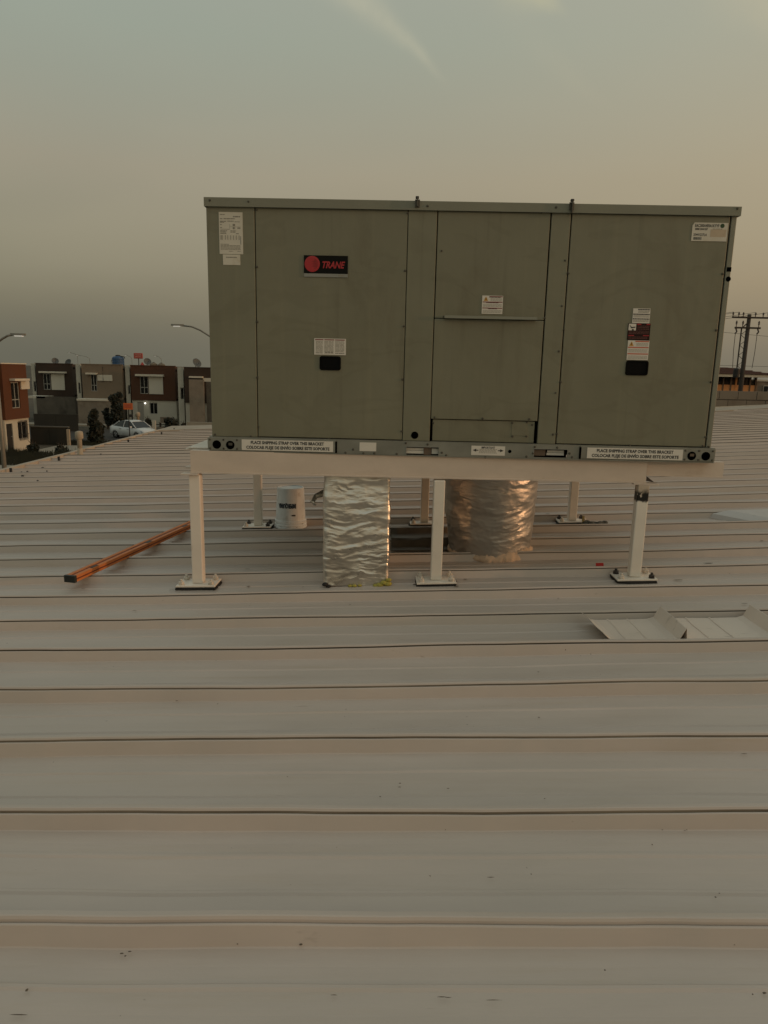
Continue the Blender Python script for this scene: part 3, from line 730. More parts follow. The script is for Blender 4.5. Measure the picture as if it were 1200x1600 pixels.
# red and beige tanks
p = at(227.5, 573, 76)
t = thing('gas_tank', 'small red gas tank on the brown house roof', 'gas tank', (p.x, 75, p.z - 0.2))
MB().lathe([(0.05, 0), (0.2, 0.05), (0.22, 0.3), (0.16, 0.5), (0.06, 0.56)], n=14).build('cylinder_body', M_redb, t, smooth=True)
MB().lathe([(0.08, 0.56), (0.08, 0.64)], n=10).build('valve_guard', M_redb, t)
for k, (px, h_, lb) in enumerate(((244, 0.42, 'low beige water tank, left of the pair on the brown house roof'), (256, 0.36, 'low beige water tank, right of the pair on the brown house roof'))):
    p = at(px, 573, 76)
    t = thing('water_tank', lb, 'water tank', (p.x, 75.2, p.z - 0.15), 0, 'beige tanks')
    MB().lathe([(0.36, 0), (0.40, 0.1), (0.38, h_), (0.2, h_ + 0.12), (0.1, h_ + 0.16)], n=16).build('tank_body', M_beige, t)
    MB().lathe([(0.12, h_ + 0.16), (0.1, h_ + 0.2)], n=10).build('lid', M_dark, t)
# red sign behind
p = at(216, 556, 110)
t = thing('pole_sign', 'small red shop sign on a pole above the brown house roof', 'sign', (p.x, 110, GZ))
H = p.z - GZ
MB().tube((0, 0.1, 0), (0, 0.1, H), 0.07).build('pole', M_dark, t)
o = MB().box(-0.70, 0.70, -0.08, 0.08, H - 0.42, H + 0.42).build('sign_board', M_signr, t, bevel=0.12)
m_ = MB()
for r_ in range(2):
    for k in range(5): m_.box(-0.5 + k * 0.21, -0.37 + k * 0.21, -0.095, -0.082, H + 0.06 - r_ * 0.28, H + 0.22 - r_ * 0.28)
stuff(m_.build('sign_marks', M_pinkm, t))
# orange street sign in front of the car
p = at(203, 686, 54.2); q_ = at(201.6, 635, 54.2)
t = thing('street_sign', 'small orange street sign on a dark post in front of the white car', 'sign', (p.x, 54.2, GZ))
H = q_.z - GZ
MB().tube((0, 0, 0), (0, 0, H + 0.2), 0.04).build('post', M_dark, t)
MB().box(-0.36, 0.36, -0.06, -0.042, H - 0.24, H + 0.25).build('sign_board', M_signo, t)
m_ = MB()
for r_ in range(2):
    for k in range(6): m_.box(-0.28 + k * 0.095, -0.22 + k * 0.095, -0.068, -0.062, H + 0.05 - r_ * 0.15, H + 0.15 - r_ * 0.15)
stuff(m_.build('sign_marks', M_signr, t))
MB().box(0.02, 0.34, -0.06, -0.042, H - 0.82, H - 0.60).build('lower_plate', M_dark, t)

# mortar covered pipes
def vent(label, x, y, z, s, cat='vent pipe', name='vent_pipe'):
    t = thing(name, label, cat, (x, y, z))
    MB().lathe([(0.15 * s, 0), (0.10 * s, 0.03 * s), (0.060 * s, 0.07 * s), (0.056 * s, 0.2 * s)], n=14).build('mortar_collar', M_post, t, smooth=True)
    MB().lathe([(0.052 * s, 0.15 * s), (0.050 * s, 0.40 * s), (0.07 * s, 0.43 * s)], n=14).build('pipe', M_post, t, smooth=True)
    MB().lathe([(0.065 * s, 0.40 * s), (0.085 * s, 0.42 * s), (0.086 * s, 0.50 * s), (0.078 * s, 0.56 * s), (0.03 * s, 0.58 * s)], n=14).build('cowl', M_post, t, smooth=True)
    return t
p = roofpt(122, 714)
vent('stubby beige vent pipe with a rounded cowl at the left roof edge', p.x + 0.03, p.y, zr(p.x), 0.56)
p = at(216, 663, 67)
vent('beige standpipe with a round head in front of the brown house door', p.x, 67, GZ + 0.1, 2.6, 'standpipe', 'standpipe')

# bench, bins in front of the brown house
p = at(255, 655, 68)
t = thing('garden_bench', 'dark slatted bench against the white wall of the brown house', 'bench', (p.x, 68.5, GZ + 0.12))
for k in range(4): MB().box(-0.55, 0.55, 0.28, 0.32, 0.45 + k * 0.12, 0.55 + k * 0.12).build('slat', M_brownf, t)
MB().box(-0.55, 0.55, -0.2, 0.25, 0.38, 0.43).build('seat', M_brownf, t)
for x in (-0.5, 0.45):
    MB().box(x, x + 0.05, -0.18, 0.3, 0, 0.38).build('leg', M_dark, t)

# ------------------------------------------------------------------ plants
def leaves(mb, c, rad, n, size, squash=1.0):
    for _ in range(n):
        while True:
            v = Vector((random.uniform(-1, 1), random.uniform(-1, 1), random.uniform(-1, 1)))
            if 0.15 < v.length < 1: break
        v = v * (0.55 + 0.45 * random.random())
        p = Vector(c) + Vector((v.x * rad, v.y * rad, v.z * rad * squash))
        u = Vector((random.uniform(-1, 1), random.uniform(-1, 1), random.uniform(-1, 1))).normalized()
        w_ = u.orthogonal().normalized(); s1 = size * random.uniform(0.6, 1.4)
        mb.face([p - u * s1, p + w_ * s1 * 0.45, p + u * s1, p - w_ * s1 * 0.45])
def tree(label, px, pyt, pyb, pxw, Y, n=2600, name='street_tree', size=0.16, trunk=True):
    b = at(px, pyb, Y); tp = at(px, pyt, Y)
    H = tp.z - GZ; lowz = max(0.2, b.z - GZ); Rw = pxw / FPX * Y / 2
    t = thing(name, label, 'tree' if trunk else 'shrub', (b.x, Y, GZ))
    mb = MB(); K = 11
    for k in range(K):
        f = (k + 0.5) / K; z = lowz + (H - lowz) * f
        r = Rw * (0.40 + 0.38 * math.sin(PI * min(1, f * 0.9 + 0.12))) * random.uniform(0.8, 1.15)
        a_ = random.uniform(0, 2 * PI); off = Rw * 0.38 * random.random()
        leaves(mb, (math.cos(a_) * off, math.sin(a_) * off, z - r * 0.2), r, n // K, size, 0.85)
    mb.build('crown' if trunk else 'foliage', M_leaf, t)
    m_ = MB(); m_.path([(0, 0, 0), (0.05, 0, lowz), (-0.04, 0, lowz + (H - lowz) * 0.4), (0.03, 0, H * 0.88)], [0.11, 0.08, 0.05, 0.02])
    for k in range(5):
        a_ = k * 1.3; z = lowz + (H - lowz) * (0.1 + 0.15 * k)
        m_.path([(0, 0, z), (math.cos(a_) * Rw * 0.35, math.sin(a_) * Rw * 0.35, z + 0.35), (math.cos(a_) * Rw * 0.65, math.sin(a_) * Rw * 0.65, z + 0.5)], [0.035, 0.025, 0.012], 5)
    m_.build('trunk' if trunk else 'stem', M_bark, t)
    return t
tree('dark leafy street tree just left of the white car', 151, 641, 690, 28, 53.2, 3600)
tree('tall dark tree beside the beige house, behind the white car', 184, 614, 664, 27, 66, 3600)
tree('low dark bush left of the tall dark tree', 168, 638, 662, 16, 66.5, 1000, 'bush', 0.14, False)
tree('dark hedge bush right of the bench', 268, 655, 672, 30, 66, 1600, 'bush', 0.14, False)
tree('small dark bush by the pale side bay of the street end house', 287, 662, 672, 12, 64, 700, 'bush', 0.12, False)
tree('flowering bush beside the car bonnet', 231, 655, 664, 14, 66, 700, 'bush', 0.12, False)
tree('dark bush at the right corner of the terracotta house', 53, 695, 716, 20, 46, 1200, 'bush', 0.12, False)
tree('scrubby bush in the concrete yard left of the vent pipe', 97, 700, 716, 22, 46, 1200, 'bush', 0.12, False)
mb = MB()
for _ in range(9000):
    x = random.uniform(-27, -13); y = random.uniform(40.8, 46.5)
    if x > -22.5 and y > 45.2 and random.random() < 0.8: continue
    h_ = random.uniform(0.15, 0.75) * (0.6 + 0.6 * noise.noise(Vector((x * 0.5, y * 0.5, 0))))
    dx = random.uniform(-0.12, 0.12)
    mb.face([(x - 0.03, y, GZ), (x + 0.03, y, GZ), (x + dx, y + 0.05, GZ + h_)])
for _ in range(7000):
    x = random.uniform(-28, 0); y = random.uniform(51.8, 54.4)
    h_ = random.uniform(0.08, 0.3); dx = random.uniform(-0.1, 0.1)
    mb.face([(x - 0.03, y, GZ), (x + 0.03, y, GZ), (x + dx, y + 0.05, GZ + h_)])
tag(mb.build('grass', M_grass), 'rough dark grass and weeds between the yard and the street', 'grass', kind='stuff')

# ------------------------------------------------------------------ car
def car(loc, rz):
    t = thing('parked_car', 'white four door saloon car parked in front of the brown house', 'car', loc, rz)
    # stations: x, z_bottom, z_belt, half width low, half width belt
    st = [(-2.18, 0.42, 0.80, 0.62, 0.60), (-2.12, 0.28, 0.93, 0.76, 0.70), (-1.75, 0.22, 1.00, 0.84, 0.76), (-1.2, 0.20, 0.98, 0.86, 0.80), (-0.4, 0.20, 0.95, 0.87, 0.82),
          (0.4, 0.20, 0.93, 0.87, 0.82), (1.0, 0.20, 0.92, 0.86, 0.80), (1.5, 0.21, 0.85, 0.85, 0.76), (1.95, 0.24, 0.74, 0.80, 0.68), (2.15, 0.30, 0.62, 0.70, 0.60), (2.22, 0.36, 0.52, 0.58, 0.55)]
    rr = []
    for x, zb, zt, wl_, wb in st:
        zm = zb + (zt - zb) * 0.55
        half = [(wl_ * 0.9, zb), (wl_, zb + 0.08), (wl_ * 1.01, zm), (wb, zt - 0.03), (wb * 0.9, zt + 0.01), (0.0, zt + 0.03)]
        ring = [(x, -y, z) for y, z in half] + [(x, y, z) for y, z in reversed(half[:-1])]
        rr.append(ring)
    MB().rings(rr).build('body', M_carw, t, smooth=True)
    # glasshouse
    gl = [(-1.55, 1.00, 1.02, 0.74, 0.70), (-1.05, 0.97, 1.36, 0.78, 0.60), (-0.5, 0.95, 1.455, 0.79, 0.585), (0.1, 0.93, 1.455, 0.79, 0.585), (0.45, 0.93, 1.38, 0.785, 0.60), (1.15, 0.90, 0.93, 0.76, 0.72)]
    rr = [[(x, -wl_, zb - 0.02), (x, -wt, zt), (x, wt, zt), (x, wl_, zb - 0.02)] for x, zb, zt, wl_, wt in gl]
    MB().rings(rr).build('windows', M_glass, t, bevel=0.01)
    rr = [[(x, -wt - 0.012, zt - 0.01), (x, -wt * 0.7, zt + 0.025), (x, wt * 0.7, zt + 0.025), (x, wt + 0.012, zt - 0.01)] for x, zb, zt, wl_, wt in gl[1:5]]
    MB().rings(rr).build('roof', M_carw, t)
    for s in (-1, 1):
        for (xa, za, wa), (xb, zb2, wb2), r in (((-1.62, 0.99, 0.75), (-1.02, 1.38, 0.605), 0.045), ((1.18, 0.92, 0.76), (0.44, 1.40, 0.61), 0.035), ((-0.32, 0.94, 0.80), (-0.28, 1.45, 0.60), 0.035)):
            MB().tube((xa, s * wa, za), (xb, s * wb2, zb2), r, n=6).build('pillar', M_carw, t)
        MB().box(0.62, 0.80, min(s * 0.82, s * 1.0), max(s * 0.82, s * 1.0), 0.94, 1.06).build('wing_mirror', M_carw, t, bevel=0.02)
        hl_ = MB().face([(2.14, s * 0.66, 0.56), (2.03, s * 0.44, 0.70), (1.72, s * 0.79, 0.74), (1.92, s * 0.825, 0.58)])
        hl_.build('headlight', M_rim, t)
        for x in (-0.75, 0.2):
            MB().box(x, x + 0.18, min(s * 0.86, s * 0.90), max(s * 0.86, s * 0.90), 0.80, 0.83).build('door_handle', M_rim, t)
        for x in (-1.3, 1.32):
            wh = MB(); y0, y1 = s * 0.68, s * 0.88
            rr = [[(x + r * math.cos(2 * PI * k / 22), y, 0.31 + r * math.sin(2 * PI * k / 22)) for k in range(22)] for y, r in ((y0, 0.28), (y0, 0.31), (y1, 0.31), (y1 + s * 0.005, 0.22), (y1 - s * 0.03, 0.2))]
            wh.rings(rr); wheel = wh.build('wheel', M_tyre, t)
            rm = MB()
            for k in range(6):
                a_ = 2 * PI * k / 6
                rm.tube((x, y1 - s * 0.01, 0.31), (x + 0.2 * math.cos(a_), y1 - s * 0.01, 0.31 + 0.2 * math.sin(a_)), 0.03, n=5)
            rm.build('rim', M_rim, wheel)
            ar = MB(); yy = s * 0.872
            ar.rings([[(x + r * math.cos(2 * PI * k / 22), yy - s * e, 0.33 + r * math.sin(2 * PI * k / 22)) for k in range(22)] for r, e in ((0.36, 0.0), (0.34, 0.10), (0.2, 0.12))], cap=False)
            ar.build('wheel_arch', M_black, t)
    MB().box(2.19, 2.235, -0.45, 0.45, 0.36, 0.46).build('grille', M_dark, t)
    MB().box(2.14, 2.20, -0.35, 0.35, 0.56, 0.60).build('badge_bar', M_rim, t)
    return t
p = at(207, 688, 57.4)
car((p.x, 57.9, GZ + 0.02), R_(-32))

# ------------------------------------------------------------------ street lamps
def lamp(label, px, Y, arm_px, r=0.085, pole_top=None, lens=True):
    """arm_px: pixels of the arm from pole to head, all standing at distance Y"""
    pts = [at(x, y, Y) for x, y in arm_px]
    b = pts[0]
    t = thing('street_lamp', label, 'street lamp', (b.x, Y, GZ), 0, 'street lamps')
    loc = [p - Vector((b.x, Y, GZ)) for p in pts]
    MB().tube((0, 0, 0), (0, 0, loc[0].z), r, r * 0.62, 12).build('pole', M_galv, t, smooth=True)
    MB().path(loc, [r * 0.42] * len(loc), 8).build('arm', M_galv, t, smooth=True)
    e = loc[-1]; d_ = (loc[-1] - loc[-2]).normalized()
    s = 1 if d_.x > 0 else -1
    L_ = 0.34
    hd = MB().rings([[(e.x + s * x, y * 0.6, e.z + z) for y, z in ((-w_, -0.02), (-w_ * 0.8, 0.05), (w_ * 0.8, 0.05), (w_, -0.02))] for x, w_ in ((-0.08, 0.06), (0.1, 0.12), (L_, 0.13), (L_ + 0.1, 0.07))]).build('lamp_head', M_galv, t)
    MB().box(min(e.x + s * 0.08, e.x + s * L_), max(e.x + s * 0.08, e.x + s * L_), -0.07, 0.07, e.z - 0.06, e.z - 0.021).build('lens', M_lens, hd)
    return t
lamp('nearest street lamp, its grey pole cut by the left picture edge', 0, 25, [(-9.5, 541), (-4, 535), (4, 529), (12, 524.5), (20, 523)], 0.095)
lamp('street lamp reaching out from behind the left side of the rooftop machine', 0, 30, [(362, 548), (345, 536), (328, 525.5), (313, 516), (300, 510.5), (284, 508.5)], 0.085)
for (px, py, ax, lb) in ((121, 568, -12, 'tiny far street lamp above the dark brown house'), (206, 572, -9, 'tiny far street lamp between the blue tank and the red sign'), (252, 573, -9, 'tiny far street lamp right of the red sign'), (140, 572, -20, 'tiny far street lamp with a long arm above the beige house')):
    lamp(lb, 0, 125, [(px, py - 12), (px + ax * 0.3, py - 15), (px + ax * 0.9, py - 17)], 0.07)

# ------------------------------------------------------------------ right background
# block parapet wall right behind the roof end
bw0 = thing('block_parapet', 'weathered grey block wall standing behind the far right end of the roof', 'wall', (2.0, 15.9, GZ))
ztop = at(1150, 611, 16).z - GZ
bl = 0
for r_ in range(4):
    for c_ in range(26):
        x = c_ * 0.42 + (0.21 if r_ % 2 else 0)
        hh = 0.19
        z1 = ztop - r_ * 0.20
        MB().box(x + 0.006, x + 0.414, random.uniform(-0.004, 0.004), 0.14, z1 - hh + 0.006, z1 - 0.006 + random.uniform(-0.003, 0.006)).build('block', M_block2, bw0)
MB().box(0, 11.4, 0.02, 0.13, 0, ztop - 0.015).build('mortar_core', mat('wall_mortar', (0.13, 0.115, 0.095), 0.95, var=0.2), bw0)
for x in (5.85, 7.35): MB().box(x, x + 0.07, -0.09, -0.01, ztop - 0.9, ztop - 0.38).build('pipe_stub', M_dark, bw0)
# building with a hipped tile roof
YB = 60
X0, X1, zA, zB = prect(1085, 601.5, 1181, 613, YB)
t = thing('hip_roof_building', 'orange walled building with a brown hipped roof and a pale fascia beyond the block wall', 'building', (X0, YB, GZ))
W_ = X1 - X0
zf0 = at(1150, 589, YB).z - GZ; zf1 = at(1150, 584.7, YB).z - GZ; zpar = at(1150, 601.5, YB).z - GZ
xe = at(1205, 585, YB).x - X0
MB().box(-6, W_, 0, 0.2, 0, zpar).build('parapet', M_oranw, t)
MB().box(-6, W_ + 0.4, 2.2, 2.4, zpar - 1, zf0 - 0.003).build('back_wall', M_dark, t)
for px in (1119, 1130, 1142, 1150, 1172, 1181):
    x = at(px, 600, YB).x - X0
    MB().box(x - 0.06, x + 0.06, -0.02, 0.22, 0, zf0).build('post', M_brownf if px != 1150 else M_oranw, t)
m_ = MB()
for k in range(14):
    x = at(1122 + k * 4.3, 600, YB).x - X0; m_.box(x - 0.02, x + 0.02, 0.08, 0.12, zpar, zf0)
m_.box(-6, W_, 1.9, 2.0, zf0 - 0.25, zf0 - 0.01)
m_.build('railing', M_dark, t)
MB().box(-7, xe, -1.2, 8, zf0, zf1).build('fascia', M_visor, t)
zr1 = at(1150, 573.5, YB).z - GZ
xr1 = at(1163, 575, YB).x - X0
MB().rings([[(-7, -1.3, zf1 + 0.002), (xe, -1.3, zf1 + 0.002), (xe, 8.1, zf1 + 0.002), (-7, 8.1, zf1 + 0.002)], [(-6, 3.0, zr1), (xr1, 3.0, zr1), (xr1, 4.0, zr1), (-6, 4.0, zr1)]]).build('roof', M_tile, t)
# tile courses proud of the roof slope
m_ = MB()
for k in range(6):
    f = k / 6; y = -1.3 + 4.3 * f; z = zf1 + (zr1 - zf1) * f; xa = -7 + f; xb = xe + (xr1 - xe) * f
    m_.box(xa, xb, y, y + 0.08, z + 0.0, z + 0.06)
m_.build('tile_course', M_tile, t)
# pale house at the right edge
p = at(1184, 590, 62.4)
t = thing('flat_roof_house', 'pale flat roofed house at the right picture edge beyond the block wall', 'house', (p.x, 62.4, GZ))
H = at(1192, 596, 62.4).z - GZ
MB().box(0, 9, 0, 8, 0, H).build('wall', M_block2, t)
MB().box(-0.1, 9.1, -0.1, 8.1, H + 0.003, H + 0.15).build('coping', M_visor, t)
window(t, 0.55, 1.5, H - 1.1, H - 0.35, -0.03)
# utility pole
YP = 48
b = at(1157, 610, YP); tp = at(1171, 491, YP)
t = thing('utility_pole', 'dark utility pole with two crossarms in front of the hipped roof building', 'utility pole', ((b.x + tp.x) / 2, YP, GZ))
ox = (b.x + tp.x) / 2
H = tp.z - GZ
MB().tube((0, 0, 0), (0, 0, H), 0.19, 0.12, 12).build('pole', M_woodp, t, smooth=True)
def arm(px0, px1, py, y=-0.15, name='crossarm'):
    p = at(px0, py, YP); q_ = at(px1, py, YP)
    z = (at((px0 + px1) / 2, py, YP)).z - GZ
    MB().box(p.x - ox, q_.x - ox, y, y + 0.1, z - 0.055, z + 0.055).build(name, M_woodp, t)
    return z
za = arm(1143, 1204, 496.5)
zb_ = arm(1147, 1187, 512.5)
def insul(x, z, parent=t, h=0.28):
    MB().lathe([(0.03, 0), (0.03, h * 0.4), (0.07, h * 0.45), (0.04, h * 0.6), (0.07, h * 0.7), (0.03, h)], (x, -0.1, z + 0.055), 8).build('insulator', M_insul, t)
for px in (1144, 1153, 1160, 1179, 1191, 1199): insul(at(px, 496, YP).x - ox, za)
for px in (1149, 1159, 1184): insul(at(px, 512, YP).x - ox, zb_, h=0.4)
MB().path([(at(1159, 512, YP).x - ox, -0.1, zb_), (0, -0.1, zb_ + 0.45)], 0.04).build('brace', M_woodp, t)
xs_ = at(1158.5, 515, YP).x - ox
zlow = at(1152, 577, YP).z - GZ
MB().tube((xs_, 0, zlow), (xs_, 0, zb_), 0.045).build('strut', M_woodp, t)
m_ = MB(); n = 8
for k in range(n):
    z0_ = zb_ - (zb_ - zlow) * k / n; z1_ = zb_ - (zb_ - zlow) * (k + 1) / n
    m_.tube((xs_ if k % 2 else 0, 0, z0_ - 0.1), (0 if k % 2 else xs_, 0, z1_ - 0.1), 0.018, n=5)
m_.build('lacing', M_woodp, t)
m_ = MB().lathe([(0.18, 0), (0.2, 0.1), (0.2, 0.55), (0.1, 0.62)], (xs_ - 0.05, -0.1, zlow - 0.55), 12).build('transformer', M_dark, t)
for px in (1148, 1182):
    x = at(px, 520, YP).x - ox
    fu = MB().path([(x, -0.1, zb_ - 0.05), (x + 0.06, -0.14, zb_ - 0.25), (x - 0.03, -0.1, zb_ - 0.4)], 0.05).build('fuse_link', M_insul, t)
    xb2 = x * 0.9
    MB().path([(x, -0.1, zb_ - 0.4), (x * 0.99, -0.1, zb_ - 1.5), (xb2, -0.1, zlow + 0.1)], 0.018).build('drop_cable', M_dark, t)
# overhead wires
wires = []
for k, px in enumerate((1144, 1153, 1179, 1199)):
    s0 = Vector((at(px, 496, YP).x, YP - 0.1, za + GZ + 0.34)); e0 = s0 + Vector((-34, 120 + 4 * k, -1.0 + 0.3 * k))
    m_ = MB(); m_.path([s0.lerp(e0, f) + Vector((0, 0, -2.2 * 4 * f * (1 - f) * 0.5)) for f in [i / 14 for i in range(15)]], 0.013, 5)
    tag(m_.build('overhead_wire', M_dark), ('lowest', 'second', 'third', 'topmost')[k] + ' thin overhead wire running left from the upper crossarm', 'wire', 'overhead wires')
for k, (pa, pb) in enumerate((((1128, 571), (1204, 573)), ((1128, 519), (1204, 526)), ((1180, 605), (1204, 606)))):
    s0 = at(*pa, 70); e0 = at(*pb, 70); s0 -= (e0 - s0) * 2.2; e0 += (e0 - s0) * 0.3
    m_ = MB(); m_.path([s0.lerp(e0, f) for f in (0, 0.25, 0.5, 0.75, 1)], 0.016, 5)
    tag(m_.build('overhead_wire', M_dark), ('thin level wire crossing just above the hipped roof', 'thin level wire crossing behind the lower crossarm', 'thin low wire passing in front of the pale right edge house')[k], 'wire', 'overhead wires')

# ------------------------------------------------------------------ the stand
stand = thing('steel_stand', 'cream painted steel stand of beams and six square legs under the rooftop machine', 'stand', (0, 0, 0))
BT = 0.612    # beam top
def ibeam(p0, p1, h=0.10, wf=0.055, tf=0.006, tw=0.008, m=M_cream, name='beam'):
    p0 = Vector(p0); p1 = Vector(p1); d_ = (p1 - p0); d_.z = 0; L_ = d_.length; u = d_.normalized(); n_ = Vector((-u.y, u.x, 0))
    prof = [(-wf / 2, 0), (wf / 2, 0), (wf / 2, -tf), (tw / 2, -tf), (tw / 2, -h + tf), (wf / 2, -h + tf), (wf / 2, -h), (-wf / 2, -h), (-wf / 2, -h + tf), (-tw / 2, -h + tf), (-tw / 2, -tf), (-wf / 2, -tf)]
    rr = [[p + n_ * a_ + Vector((0, 0, b_)) for a_, b_ in prof] for p in (p0, p1)]
    return MB().rings(rr).build(name, m, stand)
# front channel: flat face to the viewer, narrow lower flange
def channel(x0, x1, y, zt, h, lip=0.010, name='front_beam', m=M_cream):
    prof = [(0, zt), (0.05, zt), (0.05, zt - 0.006), (0.007, zt - 0.006), (0.007, zt - h + 0.005), (0.05, zt - h + 0.005), (0.05, zt - h), (-lip, zt - h), (-lip, zt - h + 0.005), (0, zt - h + 0.006)]
    rr = []
    n = 24
    for i in range(n + 1):
        x = x0 + (x1 - x0) * i / n
        s_w = 0.0012 * noise.noise(Vector((x * 3, zt, 0)))
        rr.append([(x, y + a_ + s_w, b_ + s_w * 0.5) for a_, b_ in prof])
    return MB().rings(rr).build(name, m, stand)
channel(-0.885, 1.190, 3.155, BT, 0.103)
channel(1.196, 1.545, 3.170, BT - 0.003, 0.070, 0.002)
channel(-0.90, 1.25, 4.40, BT, 0.10, name='rear_beam')
for x in (-0.895, 0.25, 1.17): ibeam((x, 3.215, BT - 0.001), (x, 4.39, BT - 0.001), 0.09, 0.07)
# top plate seen at the left end, lower lug plates
MB().box(-0.915, -0.80, 3.22, 3.62, BT + 0.001, BT + 0.007).build('top_plate', M_creamw, stand, bevel=0.001)
MB().box(-0.925, -0.845, 3.125, 3.19, BT - 0.1095, BT - 0.1035).build('cap_plate', M_cream, stand, bevel=0.001)
MB().box(1.13, 1.245, 3.135, 3.185, BT - 0.1095, BT - 0.1035).build('cap_plate', M_cream, stand, bevel=0.001)
MB().face([(1.193, 3.16, BT - 0.095), (1.193, 3.16, BT - 0.072), (1.235, 3.17, BT - 0.102)]).build('torn_edge', M_dark, stand)
def leg(x, y, m, soot=False, yaw=0.0, darkb=False):
    z0 = zr(x, y) + 0.022; z1 = BT - 0.11
    lg = MB().box(-0.0255, 0.0255, -0.0255, 0.0255, z0 - zr(x, y), z1 - zr(x, y)).build('leg', m, stand, bevel=0.004)
    lg.location = (x, y, zr(x, y)); lg.rotation_euler = (0, 0, yaw)
    sl_ = 0.0375 + (0.005 * x if x > 0 else 0)
    pl = MB().box(-0.092, 0.092, -0.060, 0.060, 0.013, 0.021).build('base_plate', M_creamw if soot or m is M_creamw else m, stand, bevel=0.0015)
    pl.location = (x, y, zr(x, y)); pl.rotation_euler = (0, -sl_, yaw + random.uniform(-0.05, 0.05))
    sd = MB()
    rr = [[((0.086 + 0.008 * random.random()) * sx * (1 if e else 1.03), (0.055 + 0.008 * random.random()) * sy, z) for sx, sy in ((-1, -1), (-0.4, -1.04), (0.3, -1), (1, -1), (1.08, 0), (1, 1), (-1, 1), (-1.06, 0))] for e, z in ((0, 0.001), (1, 0.0127))]
    sd.rings(rr).build('sealant_pad', M_rubber, pl)
    for i_, (sx, sy) in enumerate(((-1, -1), (1, -1), (1, 1), (-1, 1))):
        bx, by = 0.070 * sx, 0.040 * sy
        mbn = MB()
        mbn.lathe([(0.014, 0.0212), (0.014, 0.024)], (bx, by, 0), 12)
        mbn.lathe([(0.0125, 0.0241), (0.0135, 0.0255), (0.0135, 0.0350), (0.0120, 0.0365)], (bx, by, 0), 6)
        mbn.lathe([(0.0065, 0.036), (0.0065, 0.0455), (0.005, 0.047)], (bx, by, 0), 8)
        mbn.build('anchor_bolt', M_dbolt if (random.random() < 0.12 or darkb and random.random() < 0.5) else M_bolt, pl)
    return lg
leg(-0.866, 3.165, M_leg)
leg(0.250, 3.160, M_creamw)
leg(1.178, 3.160, M_burn, True, R_(-3))
leg(-0.812, 4.42, M_creamw, darkb=True)
leg(0.262, 4.44, M_leg)
leg(1.213, 4.42, M_leg, darkb=True)

# ------------------------------------------------------------------ the rooftop air conditioner
UX, UY, UZ, UYAW = -0.788, 3.1757, CAMZ - 0.3029, -0.01614
UW, UH, UD = 2.25, 0.986, 1.42
unit = thing('air_conditioner', 'large olive grey packaged rooftop air conditioner standing on the steel stand', 'air conditioner', (UX, UY, UZ), UYAW)
cy, sy_ = math.cos(UYAW), math.sin(UYAW)
def FP(px, py):
    """point of the machine's front: local x along it, z up"""
    d_ = ray(px, py); nrm = Vector((-sy_, cy, 0))
    t_ = Vector((UX, UY, 0)).dot(nrm) / d_.dot(nrm)
    p = CAM + d_ * t_ - Vector((UX, UY, UZ))
    return p.x * cy + p.y * sy_, p.z
def FR(px0, py0, px1, py1):
    ym = (py0 + py1) / 2; xm = (px0 + px1) / 2
    return FP(px0, ym)[0], FP(px1, ym)[0], FP(xm, py1)[1], FP(xm, py0)[1]
def seamx(xt, yt, xb, yb): return (FP(xt, yt)[0] + FP(xb, yb)[0]) / 2
sA = seamx(398.7, 322, 402.3, 683); sB = seamx(637.5, 325, 629, 690); sC = seamx(684, 330, 672, 688)
sD = seamx(863.5, 332, 839, 655); sE = seamx(893, 330, 868.5, 697); sF = seamx(1142.7, 333, 1102.7, 697)
ZT = UH - 0.004
MB().box(0.012, UW - 0.012, 0.022, UD - 0.02, 0.002, ZT - 0.006).build('inner_frame', M_black, unit)
def panel(x0, x1, z0, z1, m=M_olive, name='access_panel', y0=0.0, th=0.018, label=None):
    n = 10
    mb = MB(); mb.box(x0, x1, y0, y0 + th, z0, z1)
    o = mb.build(name, m, unit, bevel=0.0022)
    if label: o['label'] = label
    return o
G_ = 0.0018
panel(0.0, sA - G_, 0.0, ZT, M_olive2, 'corner_post')
panel(sA + G_, sB - G_ * 0.8, 0.003, ZT - 0.003, y0=0.001)
panel(sB + G_ * 0.6, sC - G_ * 1.2, 0.0, ZT, M_olive2, 'centre_post')
zM = FP(765, 499)[1]; zL = FP(755, 656.5)[1]
panel(sC + G_ * 1.2, sD - G_ * 1.6, zM + 0.0015, ZT - 0.003, y0=0.001, name='upper_access_panel')
panel(sC + G_ * 0.8, sD - G_ * 1.6, zL + 0.001, zM - 0.0015, y0=0.001, name='lower_access_panel')
panel(sC + 0.010, sD - 0.012, 0.002, zL - 0.002, y0=0.008, th=0.012, name='kick_panel')
panel(sD + G_ * 1.5, sE - G_ * 1.3, 0.0, ZT, M_olive2, 'centre_post')
panel(sE + G_ * 1.6, sF - G_ * 1.8, 0.003, ZT - 0.003, y0=0.001)
panel(sF + G_ * 1.8, UW, 0.0, ZT, M_lid, 'corner_post')
# knockout plate on the kick panel
r = FR(800, 660, 823, 681); MB().box(r[0], r[1], 0.0065, 0.008, r[2], r[3]).build('knockout_cover', M_olive, unit, bevel=0.0008)
